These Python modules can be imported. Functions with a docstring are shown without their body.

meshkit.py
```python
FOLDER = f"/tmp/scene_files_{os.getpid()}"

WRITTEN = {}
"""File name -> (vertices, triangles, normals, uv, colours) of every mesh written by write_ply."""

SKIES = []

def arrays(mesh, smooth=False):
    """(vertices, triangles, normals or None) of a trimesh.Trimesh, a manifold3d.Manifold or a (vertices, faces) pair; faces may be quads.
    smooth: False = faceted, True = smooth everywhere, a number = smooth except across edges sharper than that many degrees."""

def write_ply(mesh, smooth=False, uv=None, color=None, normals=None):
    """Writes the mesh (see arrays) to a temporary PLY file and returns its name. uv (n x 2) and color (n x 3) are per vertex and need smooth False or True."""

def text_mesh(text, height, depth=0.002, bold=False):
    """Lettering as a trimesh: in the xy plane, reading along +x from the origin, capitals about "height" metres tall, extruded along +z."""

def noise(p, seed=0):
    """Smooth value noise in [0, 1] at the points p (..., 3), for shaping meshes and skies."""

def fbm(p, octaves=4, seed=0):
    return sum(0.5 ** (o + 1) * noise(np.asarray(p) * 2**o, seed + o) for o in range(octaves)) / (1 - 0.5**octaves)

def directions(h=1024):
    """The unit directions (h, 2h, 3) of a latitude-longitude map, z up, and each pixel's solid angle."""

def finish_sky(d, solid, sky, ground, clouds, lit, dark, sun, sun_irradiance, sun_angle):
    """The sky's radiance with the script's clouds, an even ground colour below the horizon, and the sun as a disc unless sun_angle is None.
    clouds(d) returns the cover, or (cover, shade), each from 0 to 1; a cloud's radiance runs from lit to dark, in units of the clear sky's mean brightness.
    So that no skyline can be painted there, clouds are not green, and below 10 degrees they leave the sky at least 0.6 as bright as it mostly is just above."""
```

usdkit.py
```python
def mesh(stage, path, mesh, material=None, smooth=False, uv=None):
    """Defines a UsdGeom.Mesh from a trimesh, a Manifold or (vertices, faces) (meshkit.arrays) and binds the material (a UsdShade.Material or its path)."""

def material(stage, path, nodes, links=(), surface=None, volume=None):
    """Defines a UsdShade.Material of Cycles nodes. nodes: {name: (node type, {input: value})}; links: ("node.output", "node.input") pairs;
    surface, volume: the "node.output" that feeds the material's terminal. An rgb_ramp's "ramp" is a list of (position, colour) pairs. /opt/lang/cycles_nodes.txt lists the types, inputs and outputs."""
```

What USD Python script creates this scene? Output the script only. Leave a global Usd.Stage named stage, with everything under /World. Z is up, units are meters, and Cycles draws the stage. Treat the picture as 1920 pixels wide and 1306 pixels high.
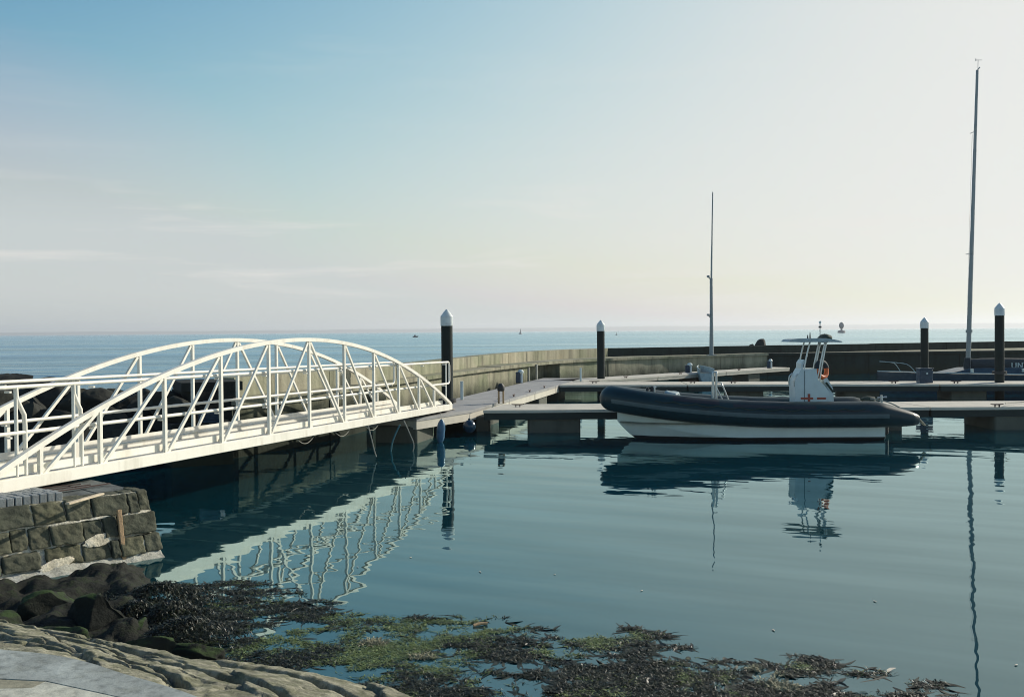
import math, random
import numpy as np
import trimesh, usdkit, meshkit
from shapely.geometry import Polygon, LineString, Point
from pxr import Usd, UsdGeom, UsdLux, UsdShade, Gf, Sdf

random.seed(7)
rng = np.random.default_rng(7)
stage = Usd.Stage.CreateInMemory()
UsdGeom.SetStageUpAxis(stage, UsdGeom.Tokens.z)
UsdGeom.SetStageMetersPerUnit(stage, 1.0)
UsdGeom.Xform.Define(stage, '/World')
UsdGeom.Scope.Define(stage, '/World/Looks')

# ------------------------------------------------------------------ camera, sky, sun, exposure
EXPOSURE = 0.0
SUN_AZ, SUN_EL = math.radians(56), math.radians(25)
SKY_STRENGTH, SUN_INTENSITY = 0.10, 1.25
CAMH, F = 2.5, 1870.0 / 1920.0
PITCH, ROLL = math.radians(0.98), math.radians(0.43)
fw = np.array([0, math.cos(PITCH), -math.sin(PITCH)])
r0 = np.array([1.0, 0, 0])
u0 = np.cross(r0, fw)
RT = r0 * math.cos(ROLL) - u0 * math.sin(ROLL)
UP = u0 * math.cos(ROLL) + r0 * math.sin(ROLL)
EYE = np.array([0, 0, CAMH])
cam = UsdGeom.Camera.Define(stage, '/World/camera')
cam.AddTransformOp().Set(Gf.Matrix4d(*RT, 0, *UP, 0, *(-fw), 0, *EYE, 1))
cam.CreateHorizontalApertureAttr(36.0)
cam.CreateVerticalApertureAttr(36.0 * 696 / 1024)
cam.CreateFocalLengthAttr(36.0 * F)
cam.CreateClippingRangeAttr((0.1, 60000.0))
cam.CreateFStopAttr(0.0)
cam.CreateExposureAttr(EXPOSURE)

mat_sky = usdkit.material(stage, '/World/Looks/sky_light', {
    'sky': ('sky_texture', {'sky_type': 'single_scattering', 'sun_disc': False, 'sun_elevation': SUN_EL, 'sun_rotation': SUN_AZ,
                            'altitude': 0.0, 'air_density': 1.0, 'aerosol_density': 1.9, 'ozone_density': 1.6}),
    'k': ('vector_math', {'math_type': 'multiply', 'vector2': (0.0908, 0.0908, 0.0908)}),
    'pw': ('vector_math', {'math_type': 'power', 'vector2': (3.0, 3.0, 3.0)}),
    'den': ('vector_math', {'math_type': 'multiply_add', 'vector2': (1.22, 1.20, 1.23), 'vector3': (0.0175, 0.0175, 0.0245)}),
    'film': ('vector_math', {'math_type': 'divide'}),
    'hz': ('rgb_ramp', {'ramp': [(0.0, (6.0, 6.3, 6.0)), (0.04, (6.25, 6.6, 6.4)), (0.10, (5.85, 6.4, 6.4)), (0.18, (4.2, 5.0, 5.2)), (0.28, (1.6, 2.4, 2.7)), (0.40, (0, 0, 0)), (1, (0, 0, 0))]}),
    'veil': ('mix', {'mix_type': 'lighten', 'fac': 1.0}),
    'up': ('vector_math', {'math_type': 'multiply', 'vector2': (10.0, 10.0, 10.0)}),
    'tc': ('texture_coordinate', {}),
    'map': ('mapping', {'scale': (2.2, 2.2, 22.0), 'location': (0.3, 1.7, 0.0), 'rotation': (0.0, 0.05, 0.0)}),
    'n': ('noise_texture', {'scale': 2.0, 'detail': 7.0, 'roughness': 0.6, 'distortion': 0.35}),
    'r': ('rgb_ramp', {'ramp': [(0.0, (0, 0, 0)), (0.53, (0, 0, 0)), (0.72, (0.62,) * 3), (1.0, (0.7,) * 3)]}),
    'sep': ('separate_xyz', {}),
    'band': ('rgb_ramp', {'ramp': [(0.0, (0.5, 0.5, 0.5)), (0.06, (1, 1, 1)), (0.11, (0.9, 0.9, 0.9)), (0.15, (0.12, 0.12, 0.12)), (0.5, (0.10,)*3), (1, (0.1,)*3)]}),
    'f': ('mix', {'mix_type': 'multiply', 'fac': 1.0}),
    'bw': ('rgb_to_bw', {}),
    'mx': ('mix', {'mix_type': 'mix', 'color2': (8.2, 8.0, 7.6)}),
    'bg': ('background_shader', {'strength': SKY_STRENGTH}),
}, [('tc.generated', 'map.vector'), ('map.vector', 'n.vector'), ('n.fac', 'r.fac'), ('tc.generated', 'sep.vector'), ('sep.z', 'band.fac'),
    ('r.color', 'f.color1'), ('band.color', 'f.color2'), ('f.color', 'bw.color'), ('bw.val', 'mx.fac'), ('sky.color', 'k.vector1'), ('k.vector', 'pw.vector1'), ('pw.vector', 'den.vector1'), ('pw.vector', 'film.vector1'), ('den.vector', 'film.vector2'), ('film.vector', 'up.vector1'), ('sep.z', 'hz.fac'), ('up.vector', 'veil.color1'), ('hz.color', 'veil.color2'), ('veil.color', 'mx.color1'),
    ('mx.color', 'bg.color')], surface='bg.background')
dome = UsdLux.DomeLight.Define(stage, '/World/sky')
UsdShade.MaterialBindingAPI.Apply(dome.GetPrim()).Bind(mat_sky)
dome.GetPrim().SetCustomDataByKey('kind', 'structure')
sun = UsdLux.DistantLight.Define(stage, '/World/sun')
sun.CreateNormalizeAttr(True)
sun.CreateIntensityAttr(SUN_INTENSITY)
sun.CreateAngleAttr(0.55)
sun.CreateColorAttr(Gf.Vec3f(1.0, 0.93, 0.80))
SUN = np.array([math.sin(SUN_AZ) * math.cos(SUN_EL), math.cos(SUN_AZ) * math.cos(SUN_EL), math.sin(SUN_EL)])
sx = np.cross([0, 0, 1.0], SUN); sx /= np.linalg.norm(sx)
sy = np.cross(SUN, sx)
sun.AddTransformOp().Set(Gf.Matrix4d(*sx, 0, *sy, 0, *SUN, 0, 0, 0, 50, 1))


def ray(px, py):
    return fw + RT * (px - 960) / 1870.0 - UP * (py - 653) / 1870.0


def atz(px, py, z=0.0):
    d = ray(px, py)
    return EYE + d * ((z - CAMH) / d[2])


def aty(px, py, y):
    d = ray(px, py)
    return EYE + d * (y / d[1])


# ------------------------------------------------------------------ materials
LOOK = {}


def look(name, nodes, links=(), surface='p.BSDF', volume=None):
    LOOK[name] = usdkit.material(stage, '/World/Looks/' + name, nodes, links, surface=surface if not volume else None, volume=volume)
    return LOOK[name]


def plain(name, col, rough=0.5, var=0.12, scale=6.0, bump=0.0, bscale=40.0, metallic=0.0, spec=0.5, stretch=(1, 1, 1)):
    """One colour, unevenly worn: noise in the colour and roughness, fine relief."""
    c = np.array(col)
    nodes = {'g': ('geometry', {}), 'm': ('mapping', {'scale': stretch}),
             'n': ('noise_texture', {'scale': scale, 'detail': 6.0, 'roughness': 0.62}),
             'r': ('rgb_ramp', {'ramp': [(0.25, tuple(c * (1 - var * 1.6))), (0.5, tuple(c)), (0.8, tuple(np.minimum(c * (1 + var), 0.9)))]}),
             'rr': ('map_range', {'from_min': 0.2, 'from_max': 0.8, 'to_min': max(rough - 0.12, 0.03), 'to_max': min(rough + 0.12, 1.0)}),
             'p': ('principled_bsdf', {'metallic': metallic, 'specular_ior_level': spec})}
    links = [('g.position', 'm.vector'), ('m.vector', 'n.vector'), ('n.fac', 'r.fac'), ('r.color', 'p.base_color'), ('n.fac', 'rr.value'), ('rr.result', 'p.roughness')]
    if bump:
        nodes['bn'] = ('noise_texture', {'scale': bscale, 'detail': 5.0, 'roughness': 0.6})
        nodes['b'] = ('bump', {'strength': bump, 'distance': 0.02})
        links += [('g.position', 'bn.vector'), ('bn.fac', 'b.height'), ('b.normal', 'p.normal')]
    return look(name, nodes, links)


look('white_paint', {'g': ('geometry', {}), 'm': ('mapping', {'scale': (1.0, 1.0, 0.22)}),
                     'n': ('noise_texture', {'scale': 3.5, 'detail': 6.0, 'roughness': 0.65}), 'n2': ('noise_texture', {'scale': 5.0, 'detail': 3.0, 'roughness': 0.55}),
                     'r': ('rgb_ramp', {'ramp': [(0.3, (0.66, 0.62, 0.52)), (0.5, (0.79, 0.755, 0.655)), (0.8, (0.82, 0.79, 0.70))]}),
                     'k': ('rgb_ramp', {'ramp': [(0.0, (0, 0, 0)), (0.60, (0, 0, 0)), (0.76, (0.32,) * 3), (1, (0.45,) * 3)]}), 'bw': ('rgb_to_bw', {}),
                     'mx': ('mix', {'color2': (0.36, 0.27, 0.17)}), 'p': ('principled_bsdf', {'roughness': 0.5})},
     [('g.position', 'm.vector'), ('m.vector', 'n.vector'), ('m.vector', 'n2.vector'), ('n.fac', 'r.fac'), ('n2.fac', 'k.fac'), ('k.color', 'bw.color'), ('bw.val', 'mx.fac'), ('r.color', 'mx.color1'), ('mx.color', 'p.base_color')])
plain('deck_plate', (0.30, 0.30, 0.28), 0.55, 0.2, 4.0, 0.3, 80)
plain('pile_sleeve', (0.008, 0.016, 0.015), 0.6, 0.3, 3.0, 0.1, 30, spec=0.2, stretch=(1, 1, 0.3))
plain('pile_cap', (0.55, 0.60, 0.60), 0.5, 0.12, 6.0)
plain('walkway_concrete', (0.30, 0.30, 0.29), 0.85, 0.2, 1.6, 0.3, 60)
plain('pale_concrete', (0.52, 0.49, 0.41), 0.85, 0.15, 2.0, 0.3, 50)
plain('float_concrete', (0.085, 0.09, 0.07), 0.9, 0.3, 2.2, 0.4, 30, stretch=(1, 1, 0.35))
plain('shade_fascia', (0.014, 0.024, 0.021), 0.8, 0.4, 3.0, 0.3, 40, stretch=(0.4, 0.4, 2))  # shade of the pontoon fronts put into the fascia colour
plain('boat_tube', (0.002, 0.022, 0.030), 0.40, 0.25, 2.0, 0.03, 30, spec=0.3)
plain('boat_tube_dark', (0.004, 0.008, 0.014), 0.5, 0.2, 4.0)
plain('sheen_trim', (0.05, 0.085, 0.095), 0.45, 0.2, 4.0)  # paler teal for the tube sheen, also cone ends and console line
plain('boat_hull', (0.56, 0.63, 0.59), 0.28, 0.06, 2.0)
plain('antifouling', (0.006, 0.010, 0.012), 0.6, 0.3, 4.0)
plain('console_white', (0.52, 0.60, 0.60), 0.4, 0.05, 5.0)
plain('boat_floor', (0.16, 0.17, 0.13), 0.8, 0.2, 6.0)
plain('steel', (0.50, 0.52, 0.52), 0.32, 0.1, 6.0, metallic=0.8)
plain('mast_alloy', (0.22, 0.25, 0.26), 0.45, 0.12, 3.0, metallic=0.35)
plain('red_tape', (0.30, 0.055, 0.03), 0.5, 0.1, 20)
plain('orange_cover', (0.62, 0.13, 0.03), 0.6, 0.15, 12)
plain('navy_cloth', (0.007, 0.020, 0.030), 0.75, 0.25, 8.0, 0.3, 60)
plain('dark_cloth', (0.018, 0.035, 0.025), 0.85, 0.3, 9.0, 0.3, 50)
plain('grey_cover', (0.30, 0.38, 0.40), 0.6, 0.2, 8.0, 0.3, 30)
plain('black_rubber', (0.012, 0.013, 0.014), 0.55, 0.2, 8.0)
plain('navy_vinyl', (0.006, 0.028, 0.055), 0.22, 0.15, 6.0)
plain('blue_vinyl', (0.035, 0.11, 0.20), 0.35, 0.15, 6.0)
plain('yacht_hull_blue', (0.010, 0.035, 0.055), 0.3, 0.15, 3.0)
plain('letter_grey', (0.40, 0.50, 0.50), 0.6, 0.1, 8.0)
plain('timber', (0.46, 0.30, 0.16), 0.75, 0.3, 9.0, 0.4, 60, stretch=(1, 1, 0.2))
plain('pale_timber', (0.55, 0.46, 0.33), 0.75, 0.25, 7.0, 0.4, 60)
plain('rust', (0.06, 0.035, 0.028), 0.8, 0.3, 20.0)
plain('rope', (0.34, 0.33, 0.28), 0.9, 0.25, 40.0)
plain('teal_rope', (0.06, 0.17, 0.20), 0.8, 0.25, 40.0)
plain('far_boat', (0.20, 0.20, 0.20), 0.6, 0.2, 1.0)
plain('land', (0.06, 0.075, 0.06), 0.95, 0.35, 0.004)
plain('green_weed', (0.11, 0.15, 0.035), 0.5, 0.45, 9.0)
plain('brown_weed', (0.013, 0.018, 0.008), 0.5, 0.9, 14.0, spec=0.35)
plain('pale_weed', (0.26, 0.25, 0.15), 0.7, 0.35, 12.0)
plain('leaf_fleck', (0.5, 0.46, 0.38), 0.7, 0.3, 12.0)
plain('sett_side', (0.25, 0.27, 0.27), 0.85, 0.25, 12.0, 0.4, 60)
plain('slab_top', (0.105, 0.12, 0.115), 0.85, 0.45, 5.0, 0.6, 30)


def stone_look(name, base, moss=0.0, mosscol=(0.05, 0.09, 0.015), dark=0.45, scale=3.0, bump=0.7, bscale=16.0, rough=0.9, up0=0.35, up1=0.8):
    """Weathered stone: two scales of mottling, pits, and algae where the stone faces upward."""
    b = np.array(base)
    look(name, {
        'g': ('geometry', {}), 'oi': ('object_info', {}),
        'n1': ('noise_texture', {'scale': scale, 'detail': 8.0, 'roughness': 0.68}),
        'n2': ('noise_texture', {'scale': scale * 7, 'detail': 6.0, 'roughness': 0.7}),
        'v': ('voronoi_texture', {'scale': scale * 9, 'feature': 'f1'}),
        'r1': ('rgb_ramp', {'ramp': [(0.28, tuple(b * dark)), (0.5, tuple(b)), (0.72, tuple(np.minimum(b * 1.45, 0.8)))]}),
        'r2': ('rgb_ramp', {'ramp': [(0.3, (0.45,) * 3), (0.5, (0.95,) * 3), (0.75, (1.15,) * 3)]}),
        'mx': ('mix', {'mix_type': 'multiply', 'fac': 0.85}),
        'tone': ('rgb_ramp', {'ramp': [(0.0, (0.72, 0.74, 0.72)), (0.5, (1.0, 0.98, 0.93)), (1.0, (1.2, 1.12, 0.95))]}),
        'mt': ('mix', {'mix_type': 'multiply', 'fac': 1.0}),
        'sep': ('separate_xyz', {}),
        'mu': ('map_range', {'from_min': up0, 'from_max': up1, 'to_min': 0.0, 'to_max': 1.0, 'clamp': True}),
        'n3': ('noise_texture', {'scale': scale * 2.2, 'detail': 5.0, 'roughness': 0.65}),
        'm3': ('map_range', {'from_min': 0.62 - moss * 0.3, 'from_max': 0.72 - moss * 0.3, 'to_min': 0.0, 'to_max': 1.0, 'clamp': True}),
        'mm': ('math', {'math_type': 'multiply'}), 'mk': ('math', {'math_type': 'multiply', 'value2': min(1.0, moss)}),
        'mc': ('mix', {'mix_type': 'mix', 'color2': mosscol}),
        'add': ('math', {'math_type': 'multiply_add', 'value2': 0.5}),
        'b': ('bump', {'strength': bump, 'distance': 0.03}),
        'p': ('principled_bsdf', {'roughness': rough, 'specular_ior_level': 0.3})},
        [('g.position', 'n1.vector'), ('g.position', 'n2.vector'), ('g.position', 'n3.vector'), ('g.position', 'v.vector'),
         ('n1.fac', 'r1.fac'), ('n2.fac', 'r2.fac'), ('r1.color', 'mx.color1'), ('r2.color', 'mx.color2'), ('mx.color', 'mt.color1'),
         ('oi.random', 'tone.fac'), ('tone.color', 'mt.color2'),
         ('g.normal', 'sep.vector'), ('sep.z', 'mu.value'), ('n3.fac', 'm3.value'), ('mu.result', 'mm.value1'), ('m3.result', 'mm.value2'),
         ('mm.value', 'mk.value1'), ('mk.value', 'mc.fac'), ('mt.color', 'mc.color1'), ('mc.color', 'p.base_color'),
         ('n2.fac', 'add.value1'), ('n1.fac', 'add.value3'), ('add.value', 'b.height'), ('b.normal', 'p.normal')])


stone_look('quay_stone', (0.096, 0.100, 0.072), 0.25, (0.05, 0.07, 0.02))
stone_look('mortar', (0.66, 0.63, 0.54), 0.15, (0.07, 0.09, 0.03), 0.6, 6.0, 0.9, 24)
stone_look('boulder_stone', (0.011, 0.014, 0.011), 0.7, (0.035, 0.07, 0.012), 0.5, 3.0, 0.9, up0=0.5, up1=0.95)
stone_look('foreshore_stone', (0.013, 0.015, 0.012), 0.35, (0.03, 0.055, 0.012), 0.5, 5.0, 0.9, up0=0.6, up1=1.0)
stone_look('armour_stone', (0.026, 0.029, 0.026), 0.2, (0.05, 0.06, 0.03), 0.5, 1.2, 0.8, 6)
stone_look('ledge_stone', (0.36, 0.34, 0.255), 0.55, (0.08, 0.09, 0.04), 0.36, 4.5, 1.0, 18, up0=0.2, up1=0.7)
stone_look('paving', (0.42, 0.45, 0.435), 0.25, (0.17, 0.18, 0.13), 0.72, 2.2, 0.35, 30)
stone_look('paving_tan', (0.42, 0.39, 0.29), 0.1, (0.17, 0.18, 0.13), 0.75, 2.2, 0.35, 30)


def wall_look(name, base, tide=(0.020, 0.026, 0.016), z0=0.12, z1=0.55, green=0.35):
    """Board-marked sea wall concrete: rain streaks run down it, weed darkens it up to the tide mark."""
    b = np.array(base)
    look(name, {
        'g': ('geometry', {}), 'oi': ('object_info', {}),
        'ms': ('mapping', {'scale': (1.0, 1.0, 0.09)}),
        'ns': ('noise_texture', {'scale': 2.6, 'detail': 7.0, 'roughness': 0.65}),
        'rs': ('rgb_ramp', {'ramp': [(0.3, tuple(b * 0.42)), (0.46, tuple(b * 0.85)), (0.6, tuple(b * 1.08)), (0.8, tuple(b * 1.3))]}),
        'n2': ('noise_texture', {'scale': 0.55, 'detail': 6.0, 'roughness': 0.6}),
        'r2': ('rgb_ramp', {'ramp': [(0.35, (0.62, 0.72, 0.60)), (0.55, (1, 1, 1)), (0.75, (1.12, 1.08, 1.0))]}),
        'mx': ('mix', {'mix_type': 'multiply', 'fac': 0.9}),
        'sep': ('separate_xyz', {}), 'n3': ('noise_texture', {'scale': 1.5, 'detail': 6.0, 'roughness': 0.7}),
        'wob': ('math', {'math_type': 'multiply_add', 'value2': -0.9}),
        'tm': ('map_range', {'from_min': z0 - 0.45, 'from_max': z1 - 0.45, 'to_min': 1.0, 'to_max': 0.0, 'clamp': True}),
        'mc': ('mix', {'mix_type': 'mix', 'color2': tide}),
        'nb': ('noise_texture', {'scale': 9.0, 'detail': 6.0, 'roughness': 0.65}),
        'b': ('bump', {'strength': 0.5, 'distance': 0.04}),
        'p': ('principled_bsdf', {'roughness': 0.9, 'specular_ior_level': 0.25})},
        [('g.position', 'ms.vector'), ('ms.vector', 'ns.vector'), ('ns.fac', 'rs.fac'), ('g.position', 'n2.vector'), ('n2.fac', 'r2.fac'),
         ('rs.color', 'mx.color1'), ('r2.color', 'mx.color2'), ('g.position', 'sep.vector'), ('g.position', 'n3.vector'),
         ('n3.fac', 'wob.value1'), ('sep.z', 'wob.value3'), ('wob.value', 'tm.value'), ('tm.result', 'mc.fac'), ('mx.color', 'mc.color1'),
         ('mc.color', 'p.base_color'), ('g.position', 'nb.vector'), ('nb.fac', 'b.height'), ('b.normal', 'p.normal')])


wall_look('sea_wall', (0.30, 0.285, 0.205), z0=0.2, z1=0.75)
wall_look('parapet_concrete', (0.34, 0.32, 0.235), z0=-1, z1=-0.6)
wall_look('shade_stain_concrete', (0.017, 0.029, 0.026))  # near-black base puts the right arm's shade into the colour; also the parapet stain
wall_look('weedy_wall', (0.26, 0.255, 0.18), z0=0.75, z1=1.25)
wall_look('shade_end_concrete', (0.018, 0.022, 0.02))  # shade on the end block put into a near-black base


def water_look(name, body, ripple, rough, chop, ior, tint):
    """Water: dark green-blue body, mirror at grazing angles; long low swells crossed by short ripples."""
    nodes = {'g': ('geometry', {}),
             'm1': ('mapping', {'mapping_type': 'texture', 'scale': tuple(1.0 / c for c in ripple['s1']), 'rotation': (0, 0, ripple['a1'])}), 'n1': ('noise_texture', {'scale': 1.0, 'detail': 1.5, 'roughness': 0.45}),
             'm2': ('mapping', {'mapping_type': 'texture', 'scale': tuple(1.0 / c for c in ripple['s2']), 'rotation': (0, 0, ripple['a2'])}), 'n2': ('noise_texture', {'scale': 1.0, 'detail': chop, 'roughness': 0.5}),
             'm3': ('mapping', {'mapping_type': 'texture', 'scale': tuple(1.0 / c for c in ripple['s3']), 'rotation': (0, 0, ripple['a1'])}), 'n3': ('noise_texture', {'scale': 1.0, 'detail': 3.0, 'roughness': 0.55}),
             'w': ('map_range', {'from_min': 0.35, 'from_max': 0.7, 'to_min': ripple['lo'], 'to_max': 1.0, 'clamp': True}),
             'h1': ('math', {'math_type': 'multiply', 'value2': ripple['h1']}), 'h2': ('math', {'math_type': 'multiply', 'value2': ripple['h2']}),
             'h2w': ('math', {'math_type': 'multiply'}), 'sum': ('math', {'math_type': 'add'}), 'h3': ('math', {'math_type': 'multiply_add', 'value2': ripple['h3']}),
             'b': ('bump', {'strength': 1.0, 'distance': 1.0}),
             'rr': ('map_range', {'from_min': 0.35, 'from_max': 0.7, 'to_min': rough[0], 'to_max': rough[1], 'clamp': True}),
             'fr': ('fresnel', {'IOR': ior}), 'body': ('diffuse_bsdf', {'color': body}), 'gl': ('glossy_bsdf', {}), 'm4': ('mapping', {'mapping_type': 'texture', 'scale': tuple(1.0 / c for c in ripple['s4']), 'rotation': (0, 0, ripple['a4'])}), 'n4': ('noise_texture', {'scale': 1.0, 'detail': 4.0, 'roughness': 0.55}),
             'film': ('rgb_ramp', {'ramp': [(0.3, tuple(np.array(tint) * ripple['dim'])), (0.5, tuple(np.array(tint) * (0.5 + 0.5 * ripple['dim']))), (0.68, tint)]}),  # bright and dark ripple bands put into the reflection tint
             'p': ('mix_closure', {})}
    links = [('g.position', 'm1.vector'), ('m1.vector', 'n1.vector'), ('g.position', 'm2.vector'), ('m2.vector', 'n2.vector'),
             ('g.position', 'm3.vector'), ('m3.vector', 'n3.vector'), ('n3.fac', 'w.value'), ('n1.fac', 'h1.value1'), ('n2.fac', 'h2.value1'),
             ('h2.value', 'h2w.value1'), ('w.result', 'h2w.value2'), ('h1.value', 'sum.value1'), ('h2w.value', 'sum.value2'),
             ('n3.fac', 'h3.value1'), ('sum.value', 'h3.value3'), ('h3.value', 'b.height'), ('b.normal', 'gl.normal'), ('n3.fac', 'rr.value'), ('rr.result', 'gl.roughness'),
              ('g.position', 'm4.vector'), ('m4.vector', 'n4.vector'), ('n4.fac', 'film.fac'), ('film.color', 'gl.color'), ('fr.fac', 'p.fac'), ('body.BSDF', 'p.closure1'), ('gl.BSDF', 'p.closure2')]
    look(name, nodes, links, surface='p.closure')


water_look('harbour_water', (0.0002, 0.019, 0.027), dict(s1=(0.3, 1.1, 1), a1=-0.45, s2=(2.1, 3.1, 1), a2=-0.2, s3=(0.07, 0.26, 1), h1=0.0085, h2=0.0046, h3=0.035, lo=0.3, s4=(0.22, 1.5, 1), a4=-0.45, dim=0.84), (0.0, 0.02), 1.0, 2.25, (0.76, 0.99, 1.0))
water_look('sea_water', (0.003, 0.04, 0.075), dict(s1=(0.12, 0.45, 1), a1=0.1, s2=(0.7, 1.5, 1), a2=-0.2, s3=(0.004, 0.03, 1), h1=0.7, h2=0.3, h3=0.3, lo=0.3, s4=(0.003, 0.05, 1), a4=0.05, dim=0.72), (0.12, 0.28), 3.0, 1.45, (0.80, 0.97, 1.0))
look('haze_air', {'v': ('principled_volume', {'color': (0.93, 0.96, 1.0), 'density': 0.00019, 'anisotropy': 0.35})}, (), volume='v.volume')


# ------------------------------------------------------------------ scene tree helpers
used = {}


def numbered(parent, name):
    k = used.get((parent, name), 0)
    used[(parent, name)] = k + 1
    return name if k == 0 else f'{name}_{k:03d}'


def set_data(prim, label=None, cat=None, group=None, kind=None):
    for k, v in (('label', label), ('category', cat), ('group', group), ('kind', kind)):
        if v:
            prim.SetCustomDataByKey(k, v)


class Thing:
    def __init__(self, name, label, cat, base=(0, 0, 0), group=None, kind=None):
        self.path = '/World/' + numbered('/World', name)
        self.base = np.asarray(base, float)
        self.x = UsdGeom.Xform.Define(stage, self.path)
        self.x.AddTranslateOp().Set(Gf.Vec3d(*map(float, self.base)))
        self.prim = self.x.GetPrim()
        set_data(self.prim, label, cat, group, kind)

    def part(self, name, mesh, mat, smooth=30, label=None, under=None, kind=None):
        """mesh is in world coordinates; under: the path of the part it belongs to."""
        up = under or self.path
        path = up + '/' + numbered(up, name)
        v, f = arrays(mesh)
        m = usdkit.mesh(stage, path, trimesh.Trimesh(v - self.base, f, process=False), LOOK[mat], smooth=smooth)
        set_data(m.GetPrim(), label, kind=kind)
        return path


def arrays(mesh):
    if isinstance(mesh, (list, tuple)) and hasattr(mesh[0], 'vertices'):
        mesh = cat(mesh)
    if hasattr(mesh, 'vertices'):
        return np.array(mesh.vertices), np.array(mesh.faces)
    v, f, _ = meshkit.arrays(mesh, False)
    return v, f


def single(name, mesh, mat, label=None, cat_=None, group=None, kind=None, smooth=30):
    path = '/World/' + numbered('/World', name)
    v, f = arrays(mesh)
    m = usdkit.mesh(stage, path, trimesh.Trimesh(v, f, process=False), LOOK[mat], smooth=smooth)
    set_data(m.GetPrim(), label, cat_, group, kind)
    return m


def copy_of(first, base, label, cat, group=None, rotz=0.0, name=None):
    path = '/World/' + numbered('/World', name or first.path.split('/')[-1])
    x = UsdGeom.Xform.Define(stage, path)
    x.GetPrim().GetReferences().AddInternalReference(first.path)
    x.ClearXformOpOrder()
    t = UsdGeom.XformCommonAPI(x)
    x.GetPrim().CreateAttribute('xformOp:translate', Sdf.ValueTypeNames.Double3).Set(Gf.Vec3d(*map(float, base)))
    order = ['xformOp:translate']
    if rotz:
        x.GetPrim().CreateAttribute('xformOp:rotateZ', Sdf.ValueTypeNames.Float).Set(float(math.degrees(rotz)))
        order.append('xformOp:rotateZ')
    x.GetPrim().CreateAttribute('xformOpOrder', Sdf.ValueTypeNames.TokenArray, False, Sdf.VariabilityUniform).Set(order)
    x.GetPrim().SetInstanceable(True)
    set_data(x.GetPrim(), label, cat, group)
    return x


# ------------------------------------------------------------------ shapes
def cat(ms):
    return trimesh.util.concatenate(list(ms))


def box(c, size, bev=0.0, R=None):
    m = trimesh.creation.box(size)
    if bev:
        h = np.array(size) / 2
        pts = []
        for s in np.ndindex(2, 2, 2):
            s = np.array(s) * 2 - 1
            for k in range(3):
                q = (h - bev) * s
                q[k] = h[k] * s[k]
                pts.append(q)
        m = trimesh.convex.convex_hull(np.array(pts))
    if R is not None:
        m.apply_transform(R)
    m.apply_translation(c)
    return m


def frame(d, up=(0, 0, 1)):
    d = np.asarray(d, float); d = d / np.linalg.norm(d)
    s = np.cross(up, d)
    if np.linalg.norm(s) < 1e-6:
        s = np.cross([1, 0, 0], d)
    s /= np.linalg.norm(s)
    return d, s, np.cross(d, s)


def beam(p, q, w, h, up=(0, 0, 1), bev=0.0):
    """A bar from p to q, w wide (sideways) and h deep."""
    p, q = np.asarray(p, float), np.asarray(q, float)
    d, s, t = frame(q - p, up)
    M = np.eye(4); M[:3, 0], M[:3, 1], M[:3, 2] = d, s, t
    m = box((0, 0, 0), (np.linalg.norm(q - p), w, h), bev)
    m.apply_transform(M)
    m.apply_translation((p + q) / 2)
    return m


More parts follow.
